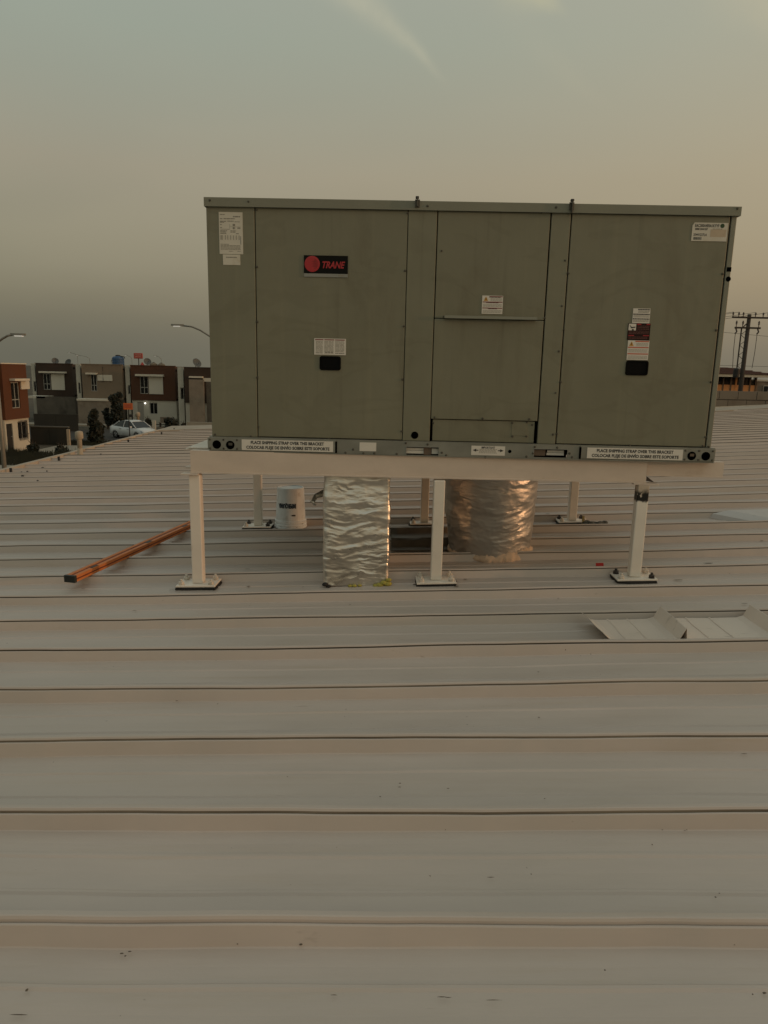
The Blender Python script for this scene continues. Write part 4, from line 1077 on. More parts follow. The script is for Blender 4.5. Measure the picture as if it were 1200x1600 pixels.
# sides and back
MB().box(0.0, 0.016, 0.02, UD, 0, ZT).build('side_panel', M_olive, unit, bevel=0.002)
MB().box(0, UW, UD - 0.018, UD, 0.0, ZT - 0.002).build('back_panel', M_olive, unit)
sd = MB()
for k in range(30):
    z = 0.06 + k * 0.030; sd.box(UW - 0.006, UW - 0.001, 0.06, UD - 0.06, z, z + 0.007)
for k in range(12): sd.box(UW - 0.007, UW - 0.003, 0.06 + k * 0.118, 0.065 + k * 0.118, 0.03, 0.96)
stuff(sd.build('coil_grille', M_zinc, unit))
MB().box(UW - 0.022, UW - 0.010, 0.05, UD - 0.05, 0.03, 0.96).build('coil', M_dark, unit)
MB().box(UW - 0.012, UW, 0.019, 0.058, 0, ZT).build('side_flange', M_lid, unit)
# lid
z0 = ZT + 0.001
zl_t = z0 + 0.031
lid = MB()
lid.box(-0.006, UW + 0.010, -0.012, -0.009, z0 - 0.006, zl_t - 0.001)
lid.box(-0.006, UW + 0.010, -0.009, UD + 0.012, zl_t - 0.004, zl_t)
lid.box(-0.006, -0.003, -0.009, UD + 0.012, z0 - 0.006, zl_t - 0.004); lid.box(UW + 0.007, UW + 0.010, -0.009, UD + 0.012, z0 - 0.006, zl_t - 0.004)
lid.build('lid', M_lid, unit)
for px in (652.5, 892.5):
    x = FP(px, 325)[0]
    br = MB(); br.box(x - 0.004, x + 0.001, -0.034, -0.0125, z0 - 0.012 if px > 700 else z0 + 0.004, zl_t + 0.010); br.box(x - 0.012, x + 0.009, -0.016, -0.0125, z0 + 0.004, zl_t + 0.004)
    br.build('lid_bracket', M_screw, unit, bevel=0.001)
    MB().box(x - 0.010, x + 0.004, -0.032, -0.018, zl_t + 0.004, zl_t + 0.014).build('bracket_cap', M_dark, unit, bevel=0.002)
# seam handle bar
r = FR(694, 494, 838, 499.5)
hb = MB(); hb.rings([[(x, -0.001, r[3]), (x, -0.022, r[3] - 0.002), (x, -0.024, r[2] + 0.002), (x, -0.020, r[2]), (x, -0.001, r[2] + 0.004)] for x in (r[0], r[1])])
hb.build('lift_handle', M_lid, unit)
# recessed black handles
def rrect(x0, x1, z0, z1, rad, y, n=5):
    pts = []
    for cx_, cz_, a0 in ((x1 - rad, z1 - rad, 0), (x0 + rad, z1 - rad, 90), (x0 + rad, z0 + rad, 180), (x1 - rad, z0 + rad, 270)):
        for k in range(n + 1):
            a_ = R_(a0 + 90 * k / n); pts.append((cx_ + rad * math.cos(a_), y, cz_ + rad * math.sin(a_)))
    return pts
for q4 in ((499.5, 556.5, 532.5, 578.5), (977.5, 563.5, 1012.5, 586.5)):
    r = FR(*q4)
    MB().rings([rrect(r[0], r[1], r[2], r[3], 0.010, 0.0005), rrect(r[0], r[1], r[2], r[3], 0.010, -0.004), rrect(r[0] + .005, r[1] - .005, r[2] + .005, r[3] - .005, 0.008, -0.0045), rrect(r[0] + .006, r[1] - .006, r[2] + .006, r[3] - .006, 0.008, 0.0)]).build('recessed_handle', M_hole, unit)
def disc(px, py, rpx, name='hole', y=-0.0012, m=M_black, parent=unit):
    x, z = FP(px, py); rd = rpx * 3.2 / FPX
    return MB().rings([[(x + rd * math.cos(2 * PI * k / 18), yy, z + rd * math.sin(2 * PI * k / 18)) for k in range(18)] for yy in (y, y + 0.0016)]).build(name, m, parent)
disc(648, 680, 5.6, 'cable_hole')
disc(1138, 436, 3.6, 'cable_hole')
r = FR(1135.5, 417.5, 1142.5, 424.5); MB().box(r[0], r[1], -0.0012, 0.001, r[2], r[3]).build('cable_hole', M_black, unit)
# screws
SC = [(329, 314), (389, 316), (401, 328), (401.5, 417), (402, 503), (402, 590), (404, 667), (668, 323), (637, 333), (633, 423), (631, 510), (629, 593), (627.5, 674),
      (868, 325), (888, 331), (883, 407), (888, 427), (878, 478), (881, 515), (873, 549), (876, 597), (868, 614), (864, 679), (870, 678), (851, 497), (834, 499), (694, 495), (679, 652), (754, 654), (827, 655),
      (677, 661), (801, 661), (824, 660), (801, 682), (823, 682), (832, 664), (1150, 327), (1138, 338), (1129, 428), (1119, 516), (1111, 597), (1102, 683), (405, 683), (452, 690), (514, 686), (514, 692), (388, 687), (336, 679), (392, 682),
      (683, 329), (846, 332), (1098, 697), (984, 696), (873, 695), (642, 690), (1107, 698), (690, 392)]
mb = MB()
for px, py in SC:
    x, z = FP(px, py)
    yb = -0.0125 if z > ZT + 0.004 else (0.007 if (sC < x < sD and z < zL) else -0.0003)
    rd = random.uniform(0.0034, 0.0046)
    rr = [[(x + rd * q * math.cos(2 * PI * k / 7), yb - yy, z + rd * q * math.sin(2 * PI * k / 7)) for k in range(7)] for q, yy in ((1.25, 0.0), (1.2, 0.001), (0.8, 0.0012), (0.75, 0.004), (0.2, 0.0044))]
    mb.rings(rr)
stuff(mb.build('screw', M_screw, unit))
# small scuffs on the enamel
# base rail
zb0 = -0.0640
holesL = [(340, 694), (361, 695)]; holesR = [(1078.5, 712.5), (1100.5, 712.5)]
rail = MB()
sl1 = FR(635, 698, 685, 711); sl2 = FR(833.5, 701.5, 885.5, 714.5)
X0r, X1r = -0.012, UW + 0.016
def frail(mb, xs0, xs1, zt=-0.001):
    mb.box(xs0, xs1, -0.012, -0.006, zb0, zt)
wall_with_hole(rail, X0r + 0.002, X1r - 0.002, -0.010, -0.006, zb0, -0.003, [(sl1[0], sl1[1], sl1[2], sl1[3]), (sl2[0], sl2[1], sl2[2], sl2[3])])
rail.box(X0r, X1r, -0.010, 0.05, -0.0028, -0.0005)
rail.box(X0r, X1r, -0.016, 0.03, zb0 - 0.003, zb0 - 0.0002)
rail.box(X0r, X0r + 0.004, -0.0055, UD, zb0, -0.003); rail.box(X1r - 0.004, X1r, -0.0055, UD, zb0, -0.003); rail.box(X0r + 0.004, X1r - 0.004, UD - 0.004, UD, zb0, -0.003)
rail.build('base_rail', M_zinc, unit)
MB().box(0.05, UW - 0.05, 0.06, UD - 0.03, zb0 + 0.01, zb0 + 0.02).build('base_pan', M_zinc, unit)
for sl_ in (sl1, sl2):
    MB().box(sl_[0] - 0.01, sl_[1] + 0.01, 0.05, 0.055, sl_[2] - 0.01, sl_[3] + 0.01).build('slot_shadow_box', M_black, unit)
    fr_ = MB()
    fr_.box(sl_[0] - 0.003, sl_[1] + 0.003, -0.0125, -0.0102, sl_[3] - 0.0008, sl_[3] + 0.002); fr_.box(sl_[0] - 0.003, sl_[0], -0.0125, -0.0102, sl_[2], sl_[3])
    fr_.build('slot_rim', M_silver, unit)
w_ = sl1[1] - sl1[0]
zc_ = (sl1[2] + sl1[3]) / 2
MB().box(sl1[0], sl1[0] + w_ * 0.54, 0.002, 0.01, sl1[2] + 0.006, zc_ + 0.0005).build('packing_strip', M_pack, unit)
MB().box(sl1[0], sl1[0] + w_ * 0.54, 0.004, 0.012, zc_ + 0.0020, sl1[3] - 0.006).build('packing_strip', M_pack, unit)
MB().box(sl1[0] + w_ * 0.545, sl1[0] + w_ * 0.78, -0.001, 0.02, sl1[2] + 0.002, sl1[3]).build('wood_block', M_brownf, unit)
MB().box(sl1[0] + w_ * 0.79, sl1[1], 0.003, 0.011, sl1[2] + 0.006, sl1[3] - 0.007).build('packing_strip', M_pack, unit)
w_ = sl2[1] - sl2[0]; zc_ = (sl2[2] + sl2[3]) / 2
MB().box(sl2[0], sl2[0] + w_ * 0.36, 0.001, 0.02, sl2[2] + 0.006, sl2[3] - 0.003).build('wood_block', M_brownf, unit)
MB().box(sl2[0] + w_ * 0.40, sl2[0] + w_ * 0.92, 0.003, 0.011, sl2[2] + 0.009, zc_ + 0.001).build('packing_strip', M_pack, unit)
MB().box(sl2[0] + w_ * 0.42, sl2[0] + w_ * 0.92, 0.005, 0.012, zc_ + 0.0025, sl2[3] - 0.006).build('packing_strip', M_pack, unit)
# corner brackets with lifting holes and shipping labels
def bracket(x0p, x1p, hl, lab, ya, yb):
    x0, x1 = FP(x0p, (ya + yb) / 2)[0], FP(x1p, (ya + yb) / 2)[0]
    b_ = MB().box(x0, x1, -0.0150, -0.0102, zb0 + 0.003, -0.004).build('strap_bracket', M_zinc, unit, bevel=0.001)
    e = x1 if x1 < 1 else x0
    MB().box(e - 0.004, e + 0.004, -0.0152, -0.0101, zb0 + 0.002, -0.010).build('bracket_gap', M_black, unit)
    for px, py in hl:
        ring = MB(); x, z = FP(px, py); z = max(zb0 + 0.027, min(-0.024, z))
        def c_(r_, y_): return [(x + r_ * math.cos(2 * PI * k / 24), y_, z + r_ * math.sin(2 * PI * k / 24)) for k in range(24)]
        MB().rings([c_(0.0195, -0.0153), c_(0.0195, -0.0158), ]).build('lifting_hole', M_black, unit)
        if (px, py) in (holesL[1], holesR[0]):
            MB().box(x - 0.008, x + 0.010, -0.0164, -0.0160, z - 0.002, z + 0.010).build('hose_end', M_brownf if px > 600 else M_screw, unit)
    mb = MB()
    for px in ([p_[0] for p_ in hl] + []):
        for dx in (-10.5, 10.5):
            for dz in (-0.020, 0.020):
                x = FP(px + dx, hl[0][1])[0]; z = -0.034 + dz; r_ = 0.0042
                mb.rings([[(x + r_ * q * math.cos(2 * PI * k / 6), -0.0151 - yy, z + r_ * q * math.sin(2 * PI * k / 6)) for k in range(6)] for q, yy in ((1.2, 0), (0.8, 0.003), (0.2, 0.0036))])
    stuff(mb.build('rivet', M_screw, unit))
    a_ = FR(*lab)
    lb = MB().box(a_[0], a_[1], -0.0160, -0.0152, zb0 + 0.006, -0.010).build('shipping_label', M_label2, unit)
    W2 = (a_[1] - a_[0]); hh = (-0.010 - zb0 - 0.006)
    text_mesh('lettering', 'PLACE SHIPPING STRAP OVER THIS BRACKET', M_ink, lb, 0.0190, W2 * 0.80, fat=0.0007, origin=(a_[0] + W2 * 0.10, -0.0166, zb0 + 0.006 + hh * 0.60))
    text_mesh('lettering', 'COLOCAR FLEJE DE ENV\u00cdO SOBRE ESTE SOPORTE', M_ink, lb, 0.0190, W2 * 0.91, fat=0.0007, origin=(a_[0] + W2 * 0.05, -0.0166, zb0 + 0.006 + hh * 0.14))
bracket(326, 525.5, holesL, (379, 692, 521, 711), 694, 703)
bracket(905, 1115, holesR, (915.5, 703, 1064.5, 722), 712, 714)
r = FR(562, 691, 588, 704.5); MB().box(r[0], r[1], -0.0112, -0.0101, r[2], r[3]).build('blank_sticker', M_label2, unit)
r = FR(736, 696.5, 788.5, 711); lb = MB().box(r[0], r[1], -0.0112, -0.0101, r[2], r[3]).build('important_label', M_label2, unit)
text_mesh('lettering', 'IMPORTANT', M_ink, lb, 0.013, (r[1] - r[0]) * 0.40, fat=0.0004, origin=(r[0] + (r[1] - r[0]) * 0.3, -0.0117, r[3] - 0.012))
mb = MB(); zm = (r[2] + r[3]) / 2 + 0.001
for s, xx in ((-1, r[0] + 0.006), (1, r[1] - 0.006)):
    mb.face([(xx, -0.0117, zm), (xx - s * 0.016, -0.0117, zm + 0.007), (xx - s * 0.016, -0.0117, zm - 0.007)]); mb.face([(xx - s * 0.016, -0.0117, zm + 0.002), (xx - s * 0.026, -0.0117, zm + 0.002), (xx - s * 0.026, -0.0117, zm - 0.002), (xx - s * 0.016, -0.0117, zm - 0.002)])
mb.build('arrow', M_ink, lb)
mb = MB()
for k in range(4):
    zz = r[3] - 0.0165 - k * 0.0052
    x = r[0] + 0.036
    while x < r[1] - 0.040:
        l_ = random.uniform(0.004, 0.012); mb.box(x, min(x + l_, r[1] - 0.036), -0.0117, -0.0112, zz, zz + 0.0022); x += l_ + 0.002
stuff(mb.build('small_print', M_inkg, lb))
disc(796, 705, 2.6, 'bolt_hole', -0.0108)
mb = MB()
for px, py in ((758, 714), (690, 707), (697, 711), (620, 709), (822, 713), (889, 708), (893, 714), (832, 708), (568, 708), (585, 708), (552, 702), (540, 707), (634, 692), (668, 694), (835, 698), (870, 699), (1105, 703)):
    x, z = FP(px, py); r_ = 0.0042
    mb.rings([[(x + r_ * q * math.cos(2 * PI * k / 7), -0.0102 - yy, z + r_ * q * math.sin(2 * PI * k / 7)) for k in range(7)] for q, yy in ((1.3, 0), (0.9, 0.003), (0.2, 0.004))])
stuff(mb.build('rail_bolt', M_screw, unit))

# labels on the front
def label(px4, name, m=M_label, y=-0.0012, th=0.0010):
    r = FR(*px4); return MB().box(r[0], r[1], y, y + th, r[2], r[3]).build(name, m, unit), r
def bars(parent, r, rows, m, name='small_print', y=-0.0016, rnd=True, gap=0.25):
    """rows: (u0, u1, v_top, height) in fractions of the label; broken into word-like runs"""
    mb = MB(); W2 = r[1] - r[0]; H2 = r[3] - r[2]
    for u0, u1, v, h in rows:
        z1 = r[3] - v * H2; z0_ = z1 - h * H2; x = r[0] + u0 * W2; xe_ = r[0] + u1 * W2
        while x < xe_ - 0.0005:
            l_ = (random.uniform(0.05, 0.16) * W2) if rnd else (xe_ - x)
            x2 = min(xe_, x + l_); mb.box(x, x2, y, y + 0.0004, z0_, z1); x = x2 + (gap * 0.06 * W2 if rnd else 1)
    return stuff(mb.build(name, m, parent))
# rating plate
lb, r = label((342.5, 331.5, 379.5, 397), 'rating_label')
rows = [(0.05, 0.25, 0.05, 0.018), (0.6, 0.9, 0.09, 0.03), (0.05, 0.15, 0.15, 0.02), (0.2, 0.68, 0.145, 0.022), (0.05, 0.3, 0.21, 0.02), (0.36, 0.62, 0.205, 0.02), (0.66, 0.88, 0.22, 0.015)]
rows += [(0.05, 0.22, 0.235, 0.018), (0.05, 0.12, 0.29, 0.018), (0.58, 0.68, 0.28, 0.05), (0.05, 0.12, 0.36, 0.02), (0.58, 0.68, 0.355, 0.05), (0.78, 0.90, 0.36, 0.035)]
rows += [(0.05, 0.34, 0.435, 0.018), (0.48, 0.72, 0.435, 0.018), (0.05, 0.30, 0.465, 0.018), (0.48, 0.70, 0.465, 0.018), (0.05, 0.30, 0.50, 0.018), (0.72, 0.85, 0.50, 0.018)]
for k in range(6): rows += [(0.05, 0.16, 0.555 + k * 0.018, 0.010)]
for u in (0.24, 0.34, 0.46, 0.58, 0.70, 0.82):
    for k in range(6): rows.append((u, u + 0.045, 0.555 + k * 0.018, 0.010))
for k in range(5): rows.append((0.05, 0.9 if k else 0.4, 0.76 + k * 0.030, 0.014))
rows += [(0.4, 0.58, 0.925, 0.012), (0.76, 0.9, 0.925, 0.012)]
bars(lb, r, rows, M_inkg)
bars(lb, r, [(0.05, 0.45, 0.405, 0.006), (0.45, 0.455, 0.28, 0.12), (0.90, 0.915, 0.57, 0.20), (0.45, 0.9, 0.345, 0.003)], M_ink, 'rule_line', rnd=False)
lb, r = label((348.5, 397.8, 375.5, 414), 'serial_label')
bars(lb, r, [(0.18, 0.8, 0.22, 0.09)], M_inkg)
# brand plate
lb, r = label((475, 399.5, 543.5, 427.5), 'brand_plate', M_plate, -0.0035, 0.0032)
W2 = r[1] - r[0]; H2 = r[3] - r[2]
cx_, cz_ = r[0] + W2 * 0.19, (r[2] + r[3]) / 2 + H2 * 0.02; rd = H2 * 0.45
emb = MB().rings([[(cx_ + q * math.cos(2 * PI * k / 28), yy, cz_ + q * math.sin(2 * PI * k / 28)) for k in range(28)] for q, yy in ((rd, -0.0036), (rd, -0.0042), (rd * 0.85, -0.0046))]).build('round_emblem', M_logo, lb)
mb = MB()
for k in range(5):
    q = rd * (0.62 - 0.11 * k)
    mb.rings([[(cx_ + rd * 0.10 + (q + dq) * math.cos(a_), -0.0049, cz_ + (q + dq) * math.sin(a_)) for a_ in [R_(-75 + 150 * j / 10) for j in range(11)]] for dq in (0, 0.0011)], cap=False, closed=False)
for k in range(3):
    mb.box(cx_ - rd * 0.05, cx_ + rd * 0.55, -0.0049, -0.0047, cz_ - rd * 0.3 + k * rd * 0.28, cz_ - rd * 0.26 + k * rd * 0.28)
mb.build('emblem_line', M_logod, emb)
text_mesh('lettering', 'TRANE', M_logo, lb, 0.038, W2 * 0.52, shear=0.28, fat=0.0013, origin=(r[0] + W2 * 0.42, -0.0042, cz_ - 0.0155))
lb2, r2 = label((475, 427.8, 543.5, 433), 'brand_strip', M_silver, -0.0030, 0.0028)
bars(lb2, r2, [(0.78, 0.92, 0.3, 0.4)], M_inkg, y=-0.0034)
# three-column warning
lb, r = label((491, 529, 540.5, 554.5), 'warning_label', M_label2)
bars(lb, r, [(0.03, 0.29, 0.05, 0.06), (0.32, 0.63, 0.05, 0.06), (0.66, 0.96, 0.05, 0.06)], M_red, 'red_band', rnd=False)
rows = []
for c0, c1 in ((0.05, 0.27), (0.32, 0.61), (0.66, 0.95)):
    for k in range(9): rows.append((c0, c1, 0.17 + k * 0.075, 0.035))
    rows.append((c0, c1, 0.88, 0.03))
bars(lb, r, rows, M_inkg)
bars(lb, r, [(0.05, 0.27, 0.87, 0.03), (0.34, 0.61, 0.83, 0.03), (0.66, 0.95, 0.87, 0.03)], M_ink, 'bold_print')
# centre warning
def tri(lb, r, u, v, s, m=M_orangel, y=-0.0016):
    W2 = r[1] - r[0]; H2 = r[3] - r[2]; x = r[0] + u * W2; z = r[3] - v * H2
    tr_ = MB().face([(x - s, y, z - s), (x + s, y, z - s), (x, y, z + s)]).build('warning_triangle', m, lb)
    MB().box(x - s * 0.12, x + s * 0.12, y - 0.0005, y - 0.0002, z - s * 0.7, z + s * 0.35).build('warning_mark', M_ink, tr_)
lb, r = label((753, 462, 785.5, 490.5), 'warning_label', M_label2)
bars(lb, r, [(0.34, 0.98, 0.03, 0.045), (0.03, 0.98, 0.33, 0.045), (0.03, 0.98, 0.66, 0.045)], M_red, 'red_band', rnd=False)
bars(lb, r, [(0.34, 0.90, 0.075, 0.03), (0.2, 0.80, 0.375, 0.03), (0.30, 0.72, 0.705, 0.03)], M_ink, 'bold_print')
bars(lb, r, [(0.4, 0.95, 0.15 + 0.06 * k, 0.022) for k in range(3)] + [(0.05, 0.95, 0.46 + 0.06 * k, 0.022) for k in range(3)] + [(0.05, 0.95, 0.79 + 0.06 * k, 0.022) for k in range(3)], M_inkg)
tri(lb, r, 0.18, 0.17, 0.0095)
# right hand stack of labels
lb, r = label((988.5, 482, 1015.5, 505), 'notice_label', M_label2)
bars(lb, r, [(0.28, 0.98, 0.04, 0.07), (0.02, 0.98, 0.36, 0.07), (0.02, 0.98, 0.68, 0.07)], M_ink, 'bold_print')
bars(lb, r, [(0.3, 0.95, 0.16, 0.04), (0.3, 0.9, 0.24, 0.04)] + [(0.05, 0.95, 0.48 + 0.08 * k, 0.035) for k in range(2)] + [(0.05, 0.95, 0.80 + 0.08 * k, 0.035) for k in range(2)], M_inkg)
lb, r = label((980.5, 505.3, 1015.5, 531.5), 'danger_label', mat('danger_maroon', (0.022, 0.008, 0.007), 0.5, var=0.2, spec=0.2))
bars(lb, r, [(0.40, 0.58, 0.02, 0.07), (0.82, 0.98, 0.02, 0.07), (0.05, 0.30, 0.70, 0.05), (0.70, 0.97, 0.70, 0.05)], M_logo, 'red_band', rnd=False)
bars(lb, r, [(0.42, 0.95, 0.14 + 0.09 * k, 0.035) for k in range(3)] + [(0.05, 0.95, 0.44 + 0.08 * k, 0.03) for k in range(3)] + [(0.05, 0.9, 0.80 + 0.08 * k, 0.03) for k in range(2)], mat('dull_red_print', (0.16, 0.06, 0.05), 0.5))
W2 = r[1] - r[0]; H2 = r[3] - r[2]
pic = MB().box(r[0] + W2 * 0.03, r[0] + W2 * 0.36, -0.0016, -0.0012, r[3] - H2 * 0.42, r[3] - H2 * 0.03).build('pictogram', M_label2, lb)
mb = MB(); px_, pz_ = r[0] + W2 * 0.06, r[3] - H2 * 0.08
mb.face([(px_, -0.0019, pz_), (px_ + 0.010, -0.0019, pz_ - 0.010), (px_ + 0.026, -0.0019, pz_ - 0.008), (px_ + 0.026, -0.0019, pz_ - 0.013), (px_ + 0.008, -0.0019, pz_ - 0.016)])
mb.face([(px_ + 0.016 + 0.005 * math.cos(k * PI / 4), -0.0019, pz_ - 0.023 + 0.005 * math.sin(k * PI / 4)) for k in range(8)])
mb.build('pictogram_shape', M_ink, lb)
lb, r = label((980, 532, 1013.5, 562.5), 'warning_label', M_label2)
bars(lb, r, [(0.34, 0.98, 0.02, 0.055), (0.02, 0.98, 0.33, 0.055), (0.02, 0.98, 0.66, 0.055)], mat('bright_red_band', (0.55, 0.12, 0.06), 0.5), 'red_band', rnd=False)
bars(lb, r, [(0.4, 0.95, 0.14 + 0.06 * k, 0.02) for k in range(3)] + [(0.05, 0.95, 0.46 + 0.06 * k, 0.02) for k in range(3)] + [(0.05, 0.95, 0.79 + 0.06 * k, 0.02) for k in range(3)], M_inkg)
tri(lb, r, 0.17, 0.17, 0.010)
# model label, clipped corner
r = FR(1081, 348, 1136.5, 377)
lb = MB().rings([[(r[0] + 0.008, y, r[3]), (r[1], y, r[3]), (r[1], y, r[2]), (r[0], y, r[2]), (r[0], y, r[3] - 0.012)] for y in (-0.0012, -0.0002)]).build('model_label', M_label, unit)
W2 = r[1] - r[0]; H2 = r[3] - r[2]
text_mesh('lettering', 'EAC300A4E0A1KYYF', M_ink, lb, 0.0165, W2 * 0.68, fat=0.0004, origin=(r[0] + W2 * 0.07, -0.0017, r[3] - H2 * 0.24))
text_mesh('lettering', 'SERIE 20441227', M_ink, lb, 0.0105, W2 * 0.36, fat=0.0004, origin=(r[0] + W2 * 0.08, -0.0017, r[3] - H2 * 0.40))
text_mesh('lettering', '20441227LA', M_ink, lb, 0.014, W2 * 0.38, fat=0.0003, origin=(r[0] + W2 * 0.05, -0.0017, r[3] - H2 * 0.72))
mb = MB(); x = r[0] + W2 * 0.06
while x < r[0] + W2 * 0.28:
    l_ = random.uniform(0.0008, 0.0028); mb.box(x, x + l_, -0.0017, -0.0013, r[3] - H2 * 0.93, r[3] - H2 * 0.79); x += l_ + random.uniform(0.0008, 0.002)
stuff(mb.build('barcode_bar', M_ink, lb))
MB().box(r[0] + W2 * 0.52, r[1] - 0.006, -0.0016, -0.0012, r[3] - H2 * 0.76, r[3] - H2 * 0.36).build('tinted_field', mat('peach_field', (0.52, 0.42, 0.30), 0.6), lb)
bars(lb, r, [(0.58, 0.84, 0.32, 0.03)], M_inkg, y=-0.0017)
gx, gz_ = r[0] + W2 * 0.84, r[3] - H2 * 0.16
MB().rings([[(gx + 0.0088 * math.cos(2 * PI * k / 16), y, gz_ + 0.0088 * math.sin(2 * PI * k / 16)) for k in range(16)] for y in (-0.0017, -0.0013)]).build('green_dot', M_green, lb)

# ------------------------------------------------------------------ foil wrapped ducts
def crumple(p, n, amp, seed, strx=3.0, strz=15.0):
    wv = noise.noise(Vector((p.x * 5 + seed, p.y * 5, p.z * 5))) * 0.9 + noise.noise(Vector((p.x * 2.2, p.y * 2.2 + seed, p.z * 2.5))) * 1.6
    s1 = noise.noise(Vector((p.x * strx * 1.6 + seed, p.y * strx * 1.6, p.z * strz + wv)))
    s2 = noise.noise(Vector((p.x * strx * 3.4, p.y * strx * 3.4 + seed, p.z * strz * 2.4 + wv * 2)))
    s3 = noise.noise(Vector((p.x * 8 + seed, p.y * 8, p.z * 10)))
    env = 0.35 + 0.9 * max(0.0, 0.5 + noise.noise(Vector((p.x * 4, p.y * 4 + seed, p.z * 5 + 7))))
    return n * amp * (((1 - abs(s1) * 3.2) * 0.5 + (1 - abs(s2) * 3.0) * 0.32) * env + s3 * 0.8)
def duct_mesh(sect, zs, m, name, parent, amp, seed, nper=180):
    rr = []
    for z in zs:
        pts = sect(z)
        c_ = sum(pts, Vector((0, 0, 0))) / len(pts)
        ring = []
        n = len(pts)
        for i, p in enumerate(pts):
            tng = (pts[(i + 1) % n] - pts[i - 1]).normalized(); nn = Vector((tng.y, -tng.x, 0))
            ring.append(p + crumple(p, nn, amp, seed))
        rr.append(ring)
    return MB().rings(rr).build(name, m, parent, smooth=True)
def roundrect(x0, x1, y0, y1, rad, z, n=46):
    per = []
    seg = [((x0 + rad, y0), (x1 - rad, y0)), ((x1, y0 + rad), (x1, y1 - rad)), ((x1 - rad, y1), (x0 + rad, y1)), ((x0, y1 - rad), (x0, y0 + rad))]
    cor = [((x1 - rad, y0 + rad), -90), ((x1 - rad, y1 - rad), 0), ((x0 + rad, y1 - rad), 90), ((x0 + rad, y0 + rad), 180)]
    for (a_, b_), (cc, ang) in zip(seg, cor):
        for k in range(n): f = k / n; per.append(Vector((a_[0] + (b_[0] - a_[0]) * f, a_[1] + (b_[1] - a_[1]) * f, z)))
        for k in range(6):
            t_ = R_(ang + 90 * k / 6); per.append(Vector((cc[0] + rad * math.cos(t_), cc[1] + rad * math.sin(t_), z)))
    return per
d1 = thing('square_duct', 'square duct wrapped in crinkled silver foil with yellow foam at its foot', 'duct', (-0.138, 3.43, zr(-0.14)), R_(3.2))
def sec1(z):
    f = z / 0.56
    bul = 0.006 * math.sin(PI * f)
    y0 = -0.305 + 0.055 * f
    return roundrect(-0.152 - bul, 0.150 + bul * 0.5, y0, 0.31, 0.018, z)
duct_mesh(sec1, [0.004 + 0.575 * i / 130 for i in range(131)], M_foil, 'foil_wrap', d1, 0.0055, 3.0)
mb = MB()
def lump(mb, c, r, sq=0.6, n=7):
    rr = []
    for i in range(1, n):
        th = PI * i / n
        rr.append([(c[0] + r * math.sin(th) * math.cos(2 * PI * k / 9) * (1 + 0.25 * noise.noise(Vector((c[0] * 90 + k, c[1] * 50, i * 0.8)))), c[1] + r * 0.8 * math.sin(th) * math.sin(2 * PI * k / 9), c[2] + r * sq * math.cos(th)) for k in range(9)])
    mb.rings(rr)
for x, z, r_ in ((0.145, 0.018, 0.020), (0.128, 0.022, 0.018), (0.108, 0.010, 0.019), (0.090, 0.008, 0.014), (0.150, 0.036, 0.014), (-0.01, 0.006, 0.012), (-0.03, 0.006, 0.010), (0.015, 0.008, 0.010)): lump(mb, (x, -0.312, z), r_)
stuff(mb.build('foam_bead', M_yfoam, d1, smooth=True))
mb = MB(); lump(mb, (-0.145, -0.310, 0.012), 0.016); lump(mb, (-0.130, -0.312, 0.004), 0.012); mb.build('gap_shade_lump', M_rubber, d1, smooth=True)  # black lumps stand in for the shade of a gap at this corner
mb = MB(); mb.path([(-0.15, -0.05, 0.40), (-0.20, -0.07, 0.385), (-0.215, -0.09, 0.36), (-0.20, -0.10, 0.345)], [0.02, 0.012, 0.012, 0.004], 8); mb.build('foil_flap', M_foil, d1, smooth=True)

d2 = thing('round_duct', 'round foil wrapped duct bulging at the top with sprayed foam round its foot', 'duct', (0.583, 3.735, zr(0.58)))
def sec2(z):
    f = min(1, max(0, z / 0.52)); r_ = 0.212 + 0.052 * f ** 0.8
    return [Vector((-0.022 * f + r_ * math.cos(2 * PI * k / 170), r_ * math.sin(2 * PI * k / 170), z)) for k in range(170)]
duct_mesh(sec2, [0.012 + 0.55 * i / 110 for i in range(111)], M_foil2, 'foil_wrap', d2, 0.0060, 11.0)
mb = MB(); rr = []
for k in range(150):
    a_ = 2 * PI * k / 150; big = 0.42 + 0.95 * max(0, math.cos(a_ - R_(-48))) ** 2
    ring = []
    for j in range(10):
        t_ = 2 * PI * j / 10
        q_ = (0.015 + 0.010 * big) * (1 + 0.55 * noise.noise(Vector((math.cos(a_) * 5.5, math.sin(a_) * 5.5, math.cos(t_)))) + 0.55 * noise.noise(Vector((math.cos(a_) * 17, math.sin(a_) * 17, math.sin(t_) * 2))))
        r_ = 0.212 + q_ * math.cos(t_) * 0.9
        ring.append((r_ * math.cos(a_), r_ * math.sin(a_), 0.010 + (0.9 * big + 0.45) * q_ * math.sin(t_)))
    rr.append(ring)
rr.append(rr[0])
mb.rings(rr, cap=False)
mb.build('foam_collar', M_foam, d2, smooth=True)
# diagonal tape seam
mb = MB(); rr = []
for i in range(13):
    f = i / 12; a_ = R_(-112 + 22 * f); z = 0.30 + 0.14 * f; r_ = 0.243 + 0.004 * f
    rr.append([Vector((-0.015 + (r_ + e) * math.cos(a_ + w2), (r_ + e) * math.sin(a_ + w2), z)) for w2, e in ((-0.03, -0.01), (-0.025, 0.004), (0.025, 0.004), (0.03, -0.01))])
mb.rings(rr); mb.build('foil_tape', M_foil, d2)

